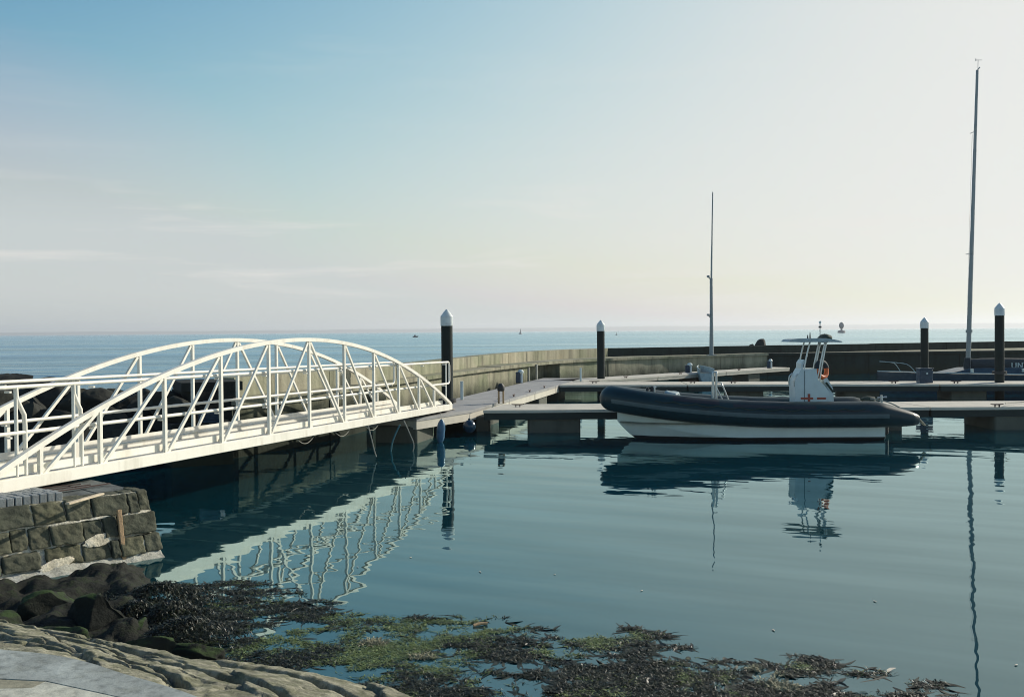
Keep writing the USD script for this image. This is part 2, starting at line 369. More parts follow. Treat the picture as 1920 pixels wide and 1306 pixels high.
def sweep(points, radii, n=10, ellipse=1.0, caps=True):
    P = np.asarray(points, float)
    R = np.broadcast_to(radii, len(P)).astype(float)
    T = np.gradient(P, axis=0); T /= np.linalg.norm(T, axis=1, keepdims=True)
    _, s, t = frame(T[0])
    rings, a = [], np.linspace(0, 2 * np.pi, n, endpoint=False)
    for k in range(len(P)):
        s = s - T[k] * (s @ T[k]); s /= np.linalg.norm(s)
        t = np.cross(T[k], s)
        rings.append(P[k] + R[k] * (np.outer(np.cos(a), s) + ellipse * np.outer(np.sin(a), t)))
    v = np.vstack(rings + [P[:1], P[-1:]])
    f = []
    for k in range(len(P) - 1):
        for j in range(n):
            a0, a1 = k * n + j, k * n + (j + 1) % n
            f += [[a0, a1, a1 + n], [a0, a1 + n, a0 + n]]
    if caps:
        e = (len(P) - 1) * n
        for j in range(n):
            f += [[len(v) - 2, (j + 1) % n, j], [len(v) - 1, e + j, e + (j + 1) % n]]
    m = trimesh.Trimesh(v, f, process=False)
    return m


def rod(p, q, r, n=8):
    return sweep(np.linspace(p, q, 2), r, n)


def square_sweep(points, w, h, up=(0, 0, 1)):
    P = np.asarray(points, float)
    T = np.gradient(P, axis=0); T /= np.linalg.norm(T, axis=1, keepdims=True)
    v, f = [], []
    for k in range(len(P)):
        d, s, t = frame(T[k], up)
        v += [P[k] + s * a * w / 2 + t * b * h / 2 for a, b in ((-1, -1), (1, -1), (1, 1), (-1, 1))]
    for k in range(len(P) - 1):
        for j in range(4):
            a0, a1 = k * 4 + j, k * 4 + (j + 1) % 4
            f += [[a0, a1, a1 + 4], [a0, a1 + 4, a0 + 4]]
    e = (len(P) - 1) * 4
    f += [[0, 2, 1], [0, 3, 2], [e, e + 1, e + 2], [e, e + 2, e + 3]]
    return trimesh.Trimesh(v, f, process=False)


def lathe(profile, c=(0, 0, 0), n=24):
    m = trimesh.creation.revolve(np.asarray(profile, float), sections=n)
    m.apply_translation(c)
    return m


def prism(poly, z0, z1):
    m = trimesh.creation.extrude_polygon(Polygon(poly) if not isinstance(poly, Polygon) else poly, z1 - z0, engine='earcut')
    m.apply_translation((0, 0, z0))
    return m


def plate_xz(pts, y0, y1):
    """A profile in (x, z), extruded from y0 to y1."""
    m = trimesh.creation.extrude_polygon(Polygon(pts), y1 - y0, engine='earcut')
    v = m.vertices.copy()
    m.vertices = np.stack([v[:, 0], y0 + v[:, 2], v[:, 1]], 1)
    m.invert()
    trimesh.repair.fix_normals(m)
    return m


def rock(size, seed, sub=3, rough=0.22, flat=0.55):
    """An angular boulder: a sphere cut by random planes, then roughened."""
    g = np.random.default_rng(seed)
    m = trimesh.creation.icosphere(sub, 1.0)
    v = m.vertices.copy()
    for _ in range(11):
        n = g.normal(size=3); n /= np.linalg.norm(n)
        d = g.uniform(flat, 0.9)
        over = np.maximum(v @ n - d, 0)
        v -= np.outer(over, n)
    nz = meshkit.fbm(v * 2.1 + seed * 3.7, 4, seed) - 0.5
    v *= (1 + rough * nz)[:, None]
    m.vertices = v * np.asarray(size)
    return m


def placed(m, c, rz=0.0, rx=0.0, ry=0.0):
    m = m.copy()
    m.apply_transform(trimesh.transformations.euler_matrix(rx, ry, rz))
    m.apply_translation(c)
    return m


def spline(pts, n):
    from scipy.interpolate import PchipInterpolator
    P = np.asarray(pts, float)
    s = np.r_[0, np.cumsum(np.linalg.norm(np.diff(P, axis=0), axis=1))]
    return PchipInterpolator(s, P)(np.linspace(0, s[-1], n))


# ================================================================== large structure
DECK = 0.57
# breakwater lines (plan): parapet on the sea side, lower wall on the harbour side
PAR = [(-5.83, 20.9), (-4.65, 24.0), (-3.72, 26.7), (-2.85, 30.9), (-1.75, 36.0), (0.85, 45.7), (5.07, 52.8)]
PAR2 = [(5.07, 52.8), (36.3, 68.5), (75.0, 86.0)]
LOW = [(-5.60, 19.9), (-5.10, 20.9), (-4.37, 22.7), (-3.55, 26.2), (-1.85, 33.0), (0.18, 39.6), (2.46, 45.0), (14.1, 55.0)]
LOW2 = [(14.1, 55.0), (46.0, 60.0), (90.0, 68.0)]
LZ, PZT = 1.18, 1.57

# water: the harbour basin inside the breakwater, the open sea outside it
mid1 = [((a + c) / 2, (b + d) / 2) for (a, b), (c, d) in zip(spline(PAR, 10), spline(LOW, 10))]
mid2 = [((a + c) / 2, (b + d) / 2) for (a, b), (c, d) in zip(spline(PAR2, 4), spline(LOW2, 4))]
basin = Polygon([(-40, 19.5), (-7.5, 19.5)] + mid1[:-1] + [(10.0, 54.5)] + mid2[1:] + [(300, 140), (300, -200), (-40, -200)])
v2, f2 = trimesh.creation.triangulate_polygon(basin, engine='earcut')
single('harbour_water', trimesh.Trimesh(np.c_[v2, np.zeros(len(v2))], f2, process=False), 'harbour_water', kind='structure', smooth=False)
S = 16000.0
sea = Polygon([(-S, -200), (-S, S), (S, S), (S, -200)]).difference(basin)
v2, f2 = trimesh.creation.triangulate_polygon(sea, engine='earcut')
single('sea', trimesh.Trimesh(np.c_[v2, np.full(len(v2), -0.02)], f2, process=False), 'sea_water', kind='structure', smooth=False)

# low land across the bay
xs = np.linspace(-9000, 9500, 260)
hh = 14 + 42 * meshkit.fbm(np.stack([xs / 2600, xs * 0, xs * 0 + 3.3], 1), 4, 5) ** 1.4 + 9 * meshkit.fbm(np.stack([xs / 260, xs * 0, xs * 0], 1), 3, 9) + np.clip((xs + 2000) / 9000, -0.4, 1.2) * 14
vv, ff = [], []
for j, (dy, k) in enumerate(((0, -0.1), (250, 0.75), (500, 1.0), (1600, 0.2))):
    vv.append(np.stack([xs, 9000 + dy - np.abs(xs) * 0.05, hh * k], 1))
vv = np.vstack(vv); n_ = len(xs)
for j in range(3):
    for i in range(n_ - 1):
        a = j * n_ + i
        ff += [[a, a + 1, a + n_ + 1], [a, a + n_ + 1, a + n_]]
single('far_shore', trimesh.Trimesh(vv, ff, process=False), 'land', kind='structure', smooth=True)

# ------------------------------------------------------------------ breakwater
bw = Thing('breakwater', 'long weathered concrete breakwater curving round the harbour behind the pontoons', 'breakwater', (6, 62.5, 0))


def offset_quad(p, q, depth):
    p, q = np.array(p), np.array(q)
    d = (q - p) / np.linalg.norm(q - p)
    n = np.array([-d[1], d[0]])           # to the sea side
    return [p, q, q + n * depth, p + n * depth]


def panels(line, name, z0, z1, depth, mat, step, gap=0.03, jit=0.02, batter=0.0):
    L = LineString(line)
    cuts = [0.0]
    while cuts[-1] < L.length - step * 0.6:
        cuts.append(cuts[-1] + step * rng.uniform(0.85, 1.15))
    cuts[-1] = L.length
    for a, b in zip(cuts[:-1], cuts[1:]):
        ks = [a + gap / 2] + [L.project(Point(*c)) for c in line[1:-1] if a + 0.2 < L.project(Point(*c)) < b - 0.2] + [b - gap / 2]
        P = [np.array(L.interpolate(k).coords[0]) for k in sorted(ks)]
        off = rng.uniform(-jit, jit)
        nrm = []
        for i in range(len(P)):
            d = (P[min(i + 1, len(P) - 1)] - P[max(i - 1, 0)]); d /= np.linalg.norm(d)
            nrm.append(np.array([-d[1], d[0]]))
        front = [p + n * off for p, n in zip(P, nrm)]
        back = [p + n * depth for p, n in zip(P, nrm)]
        zt = z1 + rng.uniform(-0.012, 0.012)
        m = prism([tuple(p) for p in front] + [tuple(p) for p in back[::-1]], z0, zt)
        bw.part(name, m, mat, 20)


LOWS = [tuple(p) for p in spline(LOW, 26)]
PARS = [tuple(p) for p in spline(PAR, 26)]
# the lower wall has one recessed bay, where the landing ladder hangs
Lw = LineString(LOWS)
k0 = Lw.project(Point(*atz(990, 681, LZ)[:2])); k1 = Lw.project(Point(*atz(1052, 676, LZ)[:2]))


def cutline(L, a, b):
    from shapely.ops import substring
    return [c for c in substring(L, a, b).coords]


kw = Lw.project(Point(-3.4, 26.8))
panels(cutline(Lw, 0, kw), 'wall_panel', -1.2, LZ - 0.12, 1.4, 'weedy_wall', 3.4)
panels(cutline(Lw, kw, k0), 'wall_panel', -1.2, LZ - 0.12, 1.4, 'sea_wall', 3.4)
bay = cutline(Lw, k0, k1)
bq = offset_quad(bay[0], bay[-1], 1.0)
panels([tuple(bq[3]), tuple(bq[2])], 'wall_panel', -1.2, LZ - 0.12, 0.6, 'sea_wall', 9)
panels(cutline(Lw, k1, Lw.length), 'wall_panel', -1.2, LZ - 0.12, 1.4, 'sea_wall', 4.2)
panels(LOW2, 'wall_panel', -1.2, LZ - 0.12, 1.4, 'shade_stain_concrete', 6)
# coping: a course that oversails the lower wall
Lc = [tuple(np.array(p) - 0) for p in LOWS]
panels([tuple(np.array(p) + np.array([0.10, -0.05])) for p in LOWS], 'coping_stone', LZ - 0.118, LZ, 1.0, 'sea_wall', 2.6, gap=0.02, jit=0.01)
panels([tuple(np.array(p) + np.array([0.02, -0.10])) for p in LOW2], 'coping_stone', LZ - 0.118, LZ, 1.0, 'shade_stain_concrete', 4)
# apron between lower wall and parapet
apron = Polygon([tuple(np.array(p) + np.array([-0.5, 0.5])) for p in LOWS] + [(c[0], c[1] + 0.9) for c in LOW2[1:]] + PAR2[::-1][:-1] + PARS[::-1])
if not apron.is_valid:
    apron = apron.buffer(0)
for g in getattr(apron, 'geoms', [apron]):
    bw.part('apron', prism(g, -0.8, LZ - 0.05), 'sea_wall', 20)
panels(PARS, 'parapet_panel', 1.0, PZT, 0.5, 'parapet_concrete', 4.4)
panels(PAR2, 'parapet_panel', 1.0, PZT, 0.5, 'shade_stain_concrete', 6)
# recess lintel, narrow steel ladder stringers in the bay
bw.part('recess_frame', [rod((*bq[0], 0.0), (*bq[0], 1.12), 0.05), rod((*(np.array(bq[0]) + [0.35, 0.5]), 0.0), (*(np.array(bq[0]) + [0.35, 0.5]), 1.12), 0.05)], 'pale_concrete', label='pale upright posts at the recess of the lower wall')
bw.part('crack_patch', prism([tuple(p) for p in offset_quad(np.array(atz(1000, 662, 1.45)[:2]) + [0.1, -0.1], np.array(atz(1010, 661, 1.45)[:2]) + [0.1, -0.1], 0.3)], 1.0, PZT - 0.015), 'shade_stain_concrete', label='dark stained repair in the parapet')
# near end of the wall, shade put into its colour, with its oversailing cap
e0, e1 = aty(340, 720, 19.5)[:2], aty(455, 720, 20.0)[:2]
eq = offset_quad(e0, e1, 1.5)
bw.part('end_block', prism([tuple(p) for p in offset_quad(e0 + [0.28, 0], e1 + [-0.1, 0], 1.5)], -1.0, 1.36), 'shade_end_concrete', 20, label='end block of the breakwater with shade put into its dark colour')
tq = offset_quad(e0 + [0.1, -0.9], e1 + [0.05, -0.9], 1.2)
bw.part('toe_block', prism([tuple(p) for p in tq], -1.0, 0.80), 'shade_end_concrete', 20)
bw.part('end_cap', prism([tuple(p) for p in eq], 1.364, 1.54), 'shade_end_concrete', 20)

# rubble shore under the armour stones, left of the wall end
sh = [(-40, 15.0), (-14, 15.8), (-9.5, 17.0), (-7.2, 18.3), (-6.0, 20.2), (-6.3, 23.0), (-9.0, 27.0), (-16, 27.0), (-40, 26.0)]
vv, ff = trimesh.creation.triangulate_polygon(Polygon(sh).buffer(0), engine='earcut')
shore_in = np.array([(-40, 19.0), (-14, 19.5), (-10, 20.0), (-8.0, 20.6), (-7.0, 21.0), (-7.4, 22.6), (-9.6, 24.6), (-16, 24.6), (-40, 24.0)])
so = np.c_[np.array(sh), np.full(len(sh), -0.4)]; si = np.c_[shore_in, np.full(len(sh), 0.75)]
nn = len(sh)
vv = np.vstack([so, si, [[-20, 22, 0.8]]])
ff = []
for i in range(nn):
    j = (i + 1) % nn
    ff += [[i, j, nn + j], [i, nn + j, nn + i], [nn + i, nn + j, 2 * nn]]
mm = trimesh.Trimesh(vv, ff, process=False)
trimesh.repair.fix_normals(mm)
single('rubble_shore', mm, 'armour_stone', kind='structure', smooth=False)

# ------------------------------------------------------------------ quay
wa, wb = np.array([-5.28, 10.28]), np.array([-4.2, 11.4])     # top front edge, left to right
wd = (wb - wa) / np.linalg.norm(wb - wa)
wn = np.array([wd[1], -wd[0]])                                   # out of the wall
WL = np.linalg.norm(wb - wa)
QZ = 0.72


def wallpt(u, v, out=0.0):
    """Along the wall from the left frame edge, height, distance out of the (battered) face."""
    p = wa + wd * u + wn * (out + 0.42 * (QZ - v))
    return np.array([p[0], p[1], v])


quay = Thing('stone_quay', 'rough stone block quay wall with whitish mortar joints at the gangway shore end', 'quay wall', wallpt(0.7, 0))
# mortar core
core = []
us = np.linspace(-3.0, WL - 0.03, 60); vs = np.linspace(-0.3, QZ - 0.01, 22)
vv = np.array([wallpt(u, v, -0.022 + 0.03 * (meshkit.fbm(np.array([[u * 5, v * 5, 1.0]]), 3, 4)[0] - 0.5)) for v in vs for u in us])
ff = []
nu = len(us)
for j in range(len(vs) - 1):
    for i in range(nu - 1):
        a = j * nu + i
        ff += [[a, a + 1, a + nu + 1], [a, a + nu + 1, a + nu]]
quay.part('mortar_bed', trimesh.Trimesh(vv, ff, process=False), 'mortar', True)
endp = [wallpt(WL - 0.03, v, -0.06) for v in (-0.3, QZ - 0.02)]
back = np.array([-0.62, 0.78])
quay.part('wall_core', prism([tuple(wallpt(-3.0, QZ, -0.12)[:2]), tuple(wallpt(WL - 0.1, QZ, -0.12)[:2]), tuple(wallpt(WL - 0.1, QZ, -0.12)[:2] + back * 1.1), tuple(wallpt(-3.0, QZ, -0.12)[:2] + back * 3.2)], -0.4, QZ - 0.04), 'quay_stone', 20)


def stone(u0, u1, v0, v1, seed, depth=0.34, out=0.0):
    """A hewn block, corners rounded and faces pitted, set in the wall."""
    g = np.random.default_rng(seed)
    m = trimesh.creation.box((1, 1, 1))
    for _ in range(4):
        m = m.subdivide()
    w = m.vertices * 2
    r = 0.16
    asp = np.array([u1 - u0, depth, v1 - v0]) / 2
    q = w * asp
    rad = 0.013
    inner = np.clip(q, -(asp - rad), asp - rad)
    dlt = q - inner
    ln = np.linalg.norm(dlt, axis=1, keepdims=True)
    q = inner + np.where(ln > 1e-9, dlt / np.maximum(ln, 1e-9) * np.minimum(ln, rad), 0)
    nz = meshkit.fbm(q * 6 + seed * 1.3, 4, seed) - 0.5
    nz2 = meshkit.fbm(q * 18 + seed * 2.3, 3, seed + 5) - 0.5
    nrm = w / np.linalg.norm(w, axis=1, keepdims=True)
    q = q + nrm * (0.042 * nz + 0.040 * nz2)[:, None]
    uc, vc = (u0 + u1) / 2, (v0 + v1) / 2
    tilt = g.uniform(-0.03, 0.03)
    P = []
    for a, b, c in q:
        base = wallpt(uc + a, min(vc + c + a * tilt, QZ + 0.03), 0)
        P.append([base[0] + wn[0] * (-b - depth / 2 + out + 0.02), base[1] + wn[1] * (-b - depth / 2 + out + 0.02), base[2]])
    mm = trimesh.Trimesh(P, m.faces, process=False)
    trimesh.repair.fix_normals(mm)
    return mm


courses = [(0.505, 0.715, [-2.9, -2.3, -1.75, -1.2, -0.72, -0.22, 0.28, 0.62, 0.90, 1.30, 1.43, 1.56]),
           (0.275, 0.485, [-2.9, -2.2, -1.6, -1.05, -0.5, 0.02, 0.20, 0.42, 0.76, 0.98, 1.14, 1.58]),
           (0.075, 0.255, [-2.9, -2.4, -1.7, -1.15, -0.65, -0.1, 0.28, 0.34, 0.72, 1.02, 1.12, 1.40, 1.60]),
           (-0.20, 0.055, [-2.9, -2.2, -1.5, -0.8, -0.2, 0.5, 0.95, 1.35])]
sd = 100
for v0, v1, cu in courses:
    for a, b in zip(cu[:-1], cu[1:]):
        sd += 1
        if b - a < 0.09:
            continue
        o = rng.uniform(-0.02, 0.03)
        quay.part('stone', stone(a + 0.006, b - 0.006, v0 + rng.uniform(-0.008, 0.008), v1 + rng.uniform(-0.01, 0.004), sd, out=o - (0.08 if v0 < 0 else 0)), 'quay_stone', 40)
# thick splashed mortar: skirt along the foot, smears between stones
vv, ff = [], []
us = np.linspace(-2.9, WL + 0.02, 90)
for i, u in enumerate(us):
    h = 0.07 + 0.075 * (meshkit.fbm(np.array([[u * 3.2, 0.3, 7.0]]), 3, 3)[0] - 0.5) + 0.05 * math.exp(-((u - 0.45) / 0.16) ** 2) - 0.03
    for k, (dv, o) in enumerate(((h + 0.035, -0.05), (h + 0.012, 0.012), (h - 0.02, 0.035), (h - 0.07, 0.09), (h - 0.16, 0.10))):
        n1 = meshkit.fbm(np.array([[u * 14, k * 1.7, 2.0]]), 3, 8)[0] - 0.5
        vv.append(wallpt(u, dv + 0.03 * n1, o + 0.04 * n1))
for i in range(len(us) - 1):
    for k in range(4):
        a = i * 5 + k
        ff += [[a, a + 1, a + 6], [a, a + 6, a + 5]]
quay.part('mortar_skirt', trimesh.Trimesh(vv, ff, process=False), 'mortar', True, label='thick whitish mortar skirt along the wall foot')


def smear(u, v, w, h, seed, rot=0.0):
    m = trimesh.creation.icosphere(3, 1.0)
    q = m.vertices * np.array([w / 2, 0.010, h / 2])
    q = q * (1 + 1.0 * (meshkit.fbm(m.vertices * 1.6 + seed, 3, seed) - 0.5))[:, None]
    c, s = math.cos(rot), math.sin(rot)
    P = [wallpt(u + a * c - e * s, v + a * s + e * c, 0.014 + b) for a, b, e in q]
    return trimesh.Trimesh(P, m.faces[:, ::-1], process=False)


for u, v, w, h, r in ((0.90, 0.265, 0.30, 0.11, 0.15), (0.62, 0.488, 0.40, 0.03, 0.02), (0.98, 0.495, 0.36, 0.028, 0.03), (1.38, 0.49, 0.32, 0.04, 0.05), (1.34, 0.13, 0.22, 0.10, 0.5), (0.42, 0.10, 0.36, 0.10, 0.25)):
    quay.part('mortar_smear', smear(u, v, w, h, int(abs(u * 100)), r), 'mortar', True)
# slabs on top of the quay
top_e = [wallpt(0.62, QZ, -0.16)[:2], wallpt(1.50, QZ, -0.20)[:2]]
k = 0
for i, (u0, u1) in enumerate(((0.02, 0.36), (0.37, 0.74), (0.75, 1.1), (1.11, 1.5))):
    for j, (b0, b1) in enumerate(((0.30, 0.62), (0.63, 0.98), (0.99, 1.4))):
        base0, base1 = wallpt(u0, QZ, 0)[:2], wallpt(u1, QZ, 0)[:2]
        nn_ = -wn
        quay.part('top_slab', prism([tuple(base0 + nn_ * b0), tuple(base1 + nn_ * b0), tuple(base1 + nn_ * b1), tuple(base0 + nn_ * b1)], QZ - 0.09, QZ - 0.01 + rng.uniform(-0.015, 0.01)), 'slab_top', 20)
iron = []
for a, b in (((0.60, 0.55), (1.45, 0.72)), ((0.66, 0.75), (1.25, 0.80)), ((0.55, 0.92), (1.2, 0.95))):
    p, q = wallpt(a[0], QZ, -a[1]), wallpt(b[0], QZ, -b[1])
    quay.part('iron_strip', beam(p + [0, 0, 0.012], q + [0, 0, 0.012], 0.03, 0.012), 'rust', 20)
# granite setts on edge: the landing where the gangway rests
sett_w, sett_d = 0.083, 0.10
for i in range(-12, 8):
    for j in range(8):
        u = -0.02 + i * sett_w
        b0 = 0.06 + j * sett_d
        c = wallpt(u + sett_w / 2, QZ, -(b0 + sett_d / 2))
        R = np.eye(4); R[:2, 0], R[:2, 1] = wd, -wn
        z1 = 0.80 + rng.uniform(-0.006, 0.006) - 0.004 * j
        quay.part('sett', box((c[0], c[1], (z1 + 0.62) / 2), (sett_w - 0.012, sett_d - 0.014, z1 - 0.62), 0.007, R), 'sett_side', 20)
bed = [wallpt(-1.6, QZ, 0.03)[:2], wallpt(0.58, QZ, 0.03)[:2], wallpt(0.58, QZ, -0.95)[:2], wallpt(-1.6, QZ, -0.95)[:2]]
quay.part('sett_bed', prism([tuple(p) for p in bed], 0.56, 0.635), 'mortar', 20)

# ------------------------------------------------------------------ foreground ledge and paving
E0 = [atz(px, py, 0.85) for px, py in ((-700, 1150), (-350, 1178), (-120, 1202), (0, 1217), (90, 1226), (160, 1240), (230, 1262), (300, 1282), (370, 1306), (460, 1352), (560, 1420), (760, 1560), (1100, 1800))]
E1 = [atz(px, py, 0.46) for px, py in ((-700, 1112), (-350, 1138), (-120, 1158), (0, 1171), (90, 1183), (180, 1201), (290, 1224), (400, 1242), (500, 1250), (640, 1272), (740, 1300), (900, 1380), (1250, 1560))]
A, B = spline(E0, 560), spline(E1, 560)
NB = 120
vv = np.zeros((560, NB, 3))
for k, t in enumerate(np.linspace(-0.04, 1.22, NB)):
    P = A * (1 - t) + B * t
    P[:, 2] = 0.842 - 0.36 * np.clip(t, 0, 1) ** 1.15 - (max(0, t - 1.0) * 4.2) ** 1.2 * 0.9
    vv[:, k] = P
q = vv.reshape(-1, 3)
along = np.repeat(np.linspace(0, 1, 560), NB); across = np.tile(np.linspace(-0.04, 1.22, NB), 560)
dz = 0.05 * (meshkit.fbm(q * [1.6, 1.6, 0] + 4, 4, 2) - 0.5) + 0.022 * (meshkit.fbm(q * [14, 14, 0] + 1, 4, 6) - 0.5)
from scipy.spatial import cKDTree
wq = np.c_[along * 30, across * 3.1] + 0.55 * np.c_[meshkit.fbm(q * [3, 3, 0], 3, 61) - 0.5, meshkit.fbm(q * [3, 3, 0], 3, 62) - 0.5] * [2.0, 1.2]
gs = np.random.default_rng(17)
seeds = np.c_[gs.uniform(-2, 32, 48), gs.uniform(-0.6, 4.4, 48)]
dd, ii = cKDTree(seeds * [0.34, 1.0]).query(wq * [0.34, 1.0], k=2)
dz += gs.uniform(-0.018, 0.018, 48)[ii[:, 0]] + ((wq - seeds[ii[:, 0]]) * gs.uniform(-0.010, 0.010, (48, 2))[ii[:, 0]]).sum(1)
strength = np.clip(gs.uniform(-0.8, 1.0, 48)[ii[:, 0]] + gs.uniform(-0.8, 1.0, 48)[ii[:, 1]], 0, 1)
fissure = 0.035 * strength * np.exp(-((dd[:, 1] - dd[:, 0]) / 0.05) ** 2) + 0.006 * np.exp(-((dd[:, 1] - dd[:, 0]) / 0.03) ** 2)
dz -= fissure
crack = np.zeros(len(q))
g = np.random.default_rng(3)
wob = meshkit.fbm(np.c_[along * 22, across * 1.5, 0 * along], 3, 12) - 0.5
for a0, c0, a1, c1, dep, wid in ((0.14, 0.86, 0.42, 0.62, 0.06, 0.022), (0.20, 0.42, 0.50, 0.30, 0.055, 0.026), (0.36, 0.95, 0.60, 0.75, 0.05, 0.02), (0.44, 0.72, 0.75, 0.32, 0.07, 0.024), (0.40, 0.25, 0.62, 0.18, 0.04, 0.02), (0.58, 1.0, 0.80, 0.62, 0.07, 0.026), (0.5, 0.55, 0.62, 0.12, 0.05, 0.02), (0.30, 0.72, 0.34, 0.1, 0.03, 0.012)):
    t = np.clip((along - a0) / (a1 - a0), 0, 1)
    cc = c0 + (c1 - c0) * t + 0.16 * wob
    inside = np.clip(np.minimum(along - a0, a1 - along) / 0.02, 0, 1)
    crack += dep * inside * np.exp(-((across - cc) / (wid * (0.35 + 0.9 * meshkit.noise(np.c_[along * 60, 0 * along, 0 * along], 3)))) ** 2)
    dz += 0.012 * inside * np.tanh((across - cc) * 30) * np.exp(-np.abs(across - cc) / 0.12)
edge = np.clip(across / 0.06, 0, 1)
q[:, 2] += (dz - crack) * np.clip(edge, 0.02, 1)
q[:, 2] = np.where(across < 0.03, np.minimum(q[:, 2], 0.838), q[:, 2])
ff = []
for i in range(559):
    for k in range(NB - 1):
        a = i * NB + k
        ff += [[a, a + NB, a + NB + 1], [a, a + NB + 1, a + 1]]
mm = trimesh.Trimesh(q, ff, process=False)
if mm.face_normals[:, 2].mean() < 0:
    mm.invert()
single('rock_ledge', mm, 'ledge_stone', kind='structure', smooth=50)

pave = Thing('pavement', None, None, (0, 0, 0), kind='structure')
edge_pts = [tuple(p[:2]) for p in A]
pav = Polygon(edge_pts + [(6, -2), (6, -14), (-22, -14), (-22, 8)]).buffer(0)
c1 = [atz(-400, 1252, 0.85)[:2], atz(85, 1276, 0.85)[:2], atz(250, 1312, 0.85)[:2], atz(900, 1600, 0.85)[:2]]
c2 = [atz(-400, 1300, 0.85)[:2], atz(60, 1288, 0.85)[:2], atz(85, 1276, 0.85)[:2]]
up_ = Polygon([tuple(p) for p in c1] + [(9, 9), (-24, 12)]).buffer(0)
tan_ = Polygon([tuple(p) for p in c2] + [tuple(c1[0])]).buffer(0)
gaps = LineString([tuple(p) for p in c1]).buffer(0.0025).union(LineString([tuple(p) for p in c2]).buffer(0.002))
for nm, region, m_, z in (('paving_slab', pav.intersection(up_).difference(tan_).difference(gaps), 'paving', 0.852), ('paving_slab', pav.intersection(tan_).difference(gaps), 'paving_tan', 0.849), ('paving_slab', pav.difference(up_).difference(tan_).difference(gaps), 'paving', 0.85)):
    for gk in getattr(region, 'geoms', [region]):
        if gk.geom_type == 'Polygon' and gk.area > 0.02:
            pave.part(nm, prism(gk, 0.4, z), m_, 20)
pave.part('paving_base', prism(pav.buffer(-0.01), 0.0, 0.835), 'quay_stone', 20)

# ------------------------------------------------------------------ gangway
P0 = np.array([-3.59006, 17.37518, 0.69631])
GD = np.array([0.29871, 0.95428, -0.010693]); GD /= np.linalg.norm(GD)
GN = np.array([-GD[1], GD[0], 0]) / math.hypot(GD[0], GD[1])    # to the far side
UPZ = np.array([0, 0, 1.0])
GL, GH, GC, GW = 7.02, 1.555, 0.142, 1.44
gw = Thing('gangway', 'white painted metal footbridge with two arched trusses sloping down to the pontoon', 'gangway', P0)


def G(t, off=0.0, z=0.0):
    return P0 + GD * t + GN * off + UPZ * z


def arch_z(t):
    return GC + GH * (1 - (t / GL) ** 2)


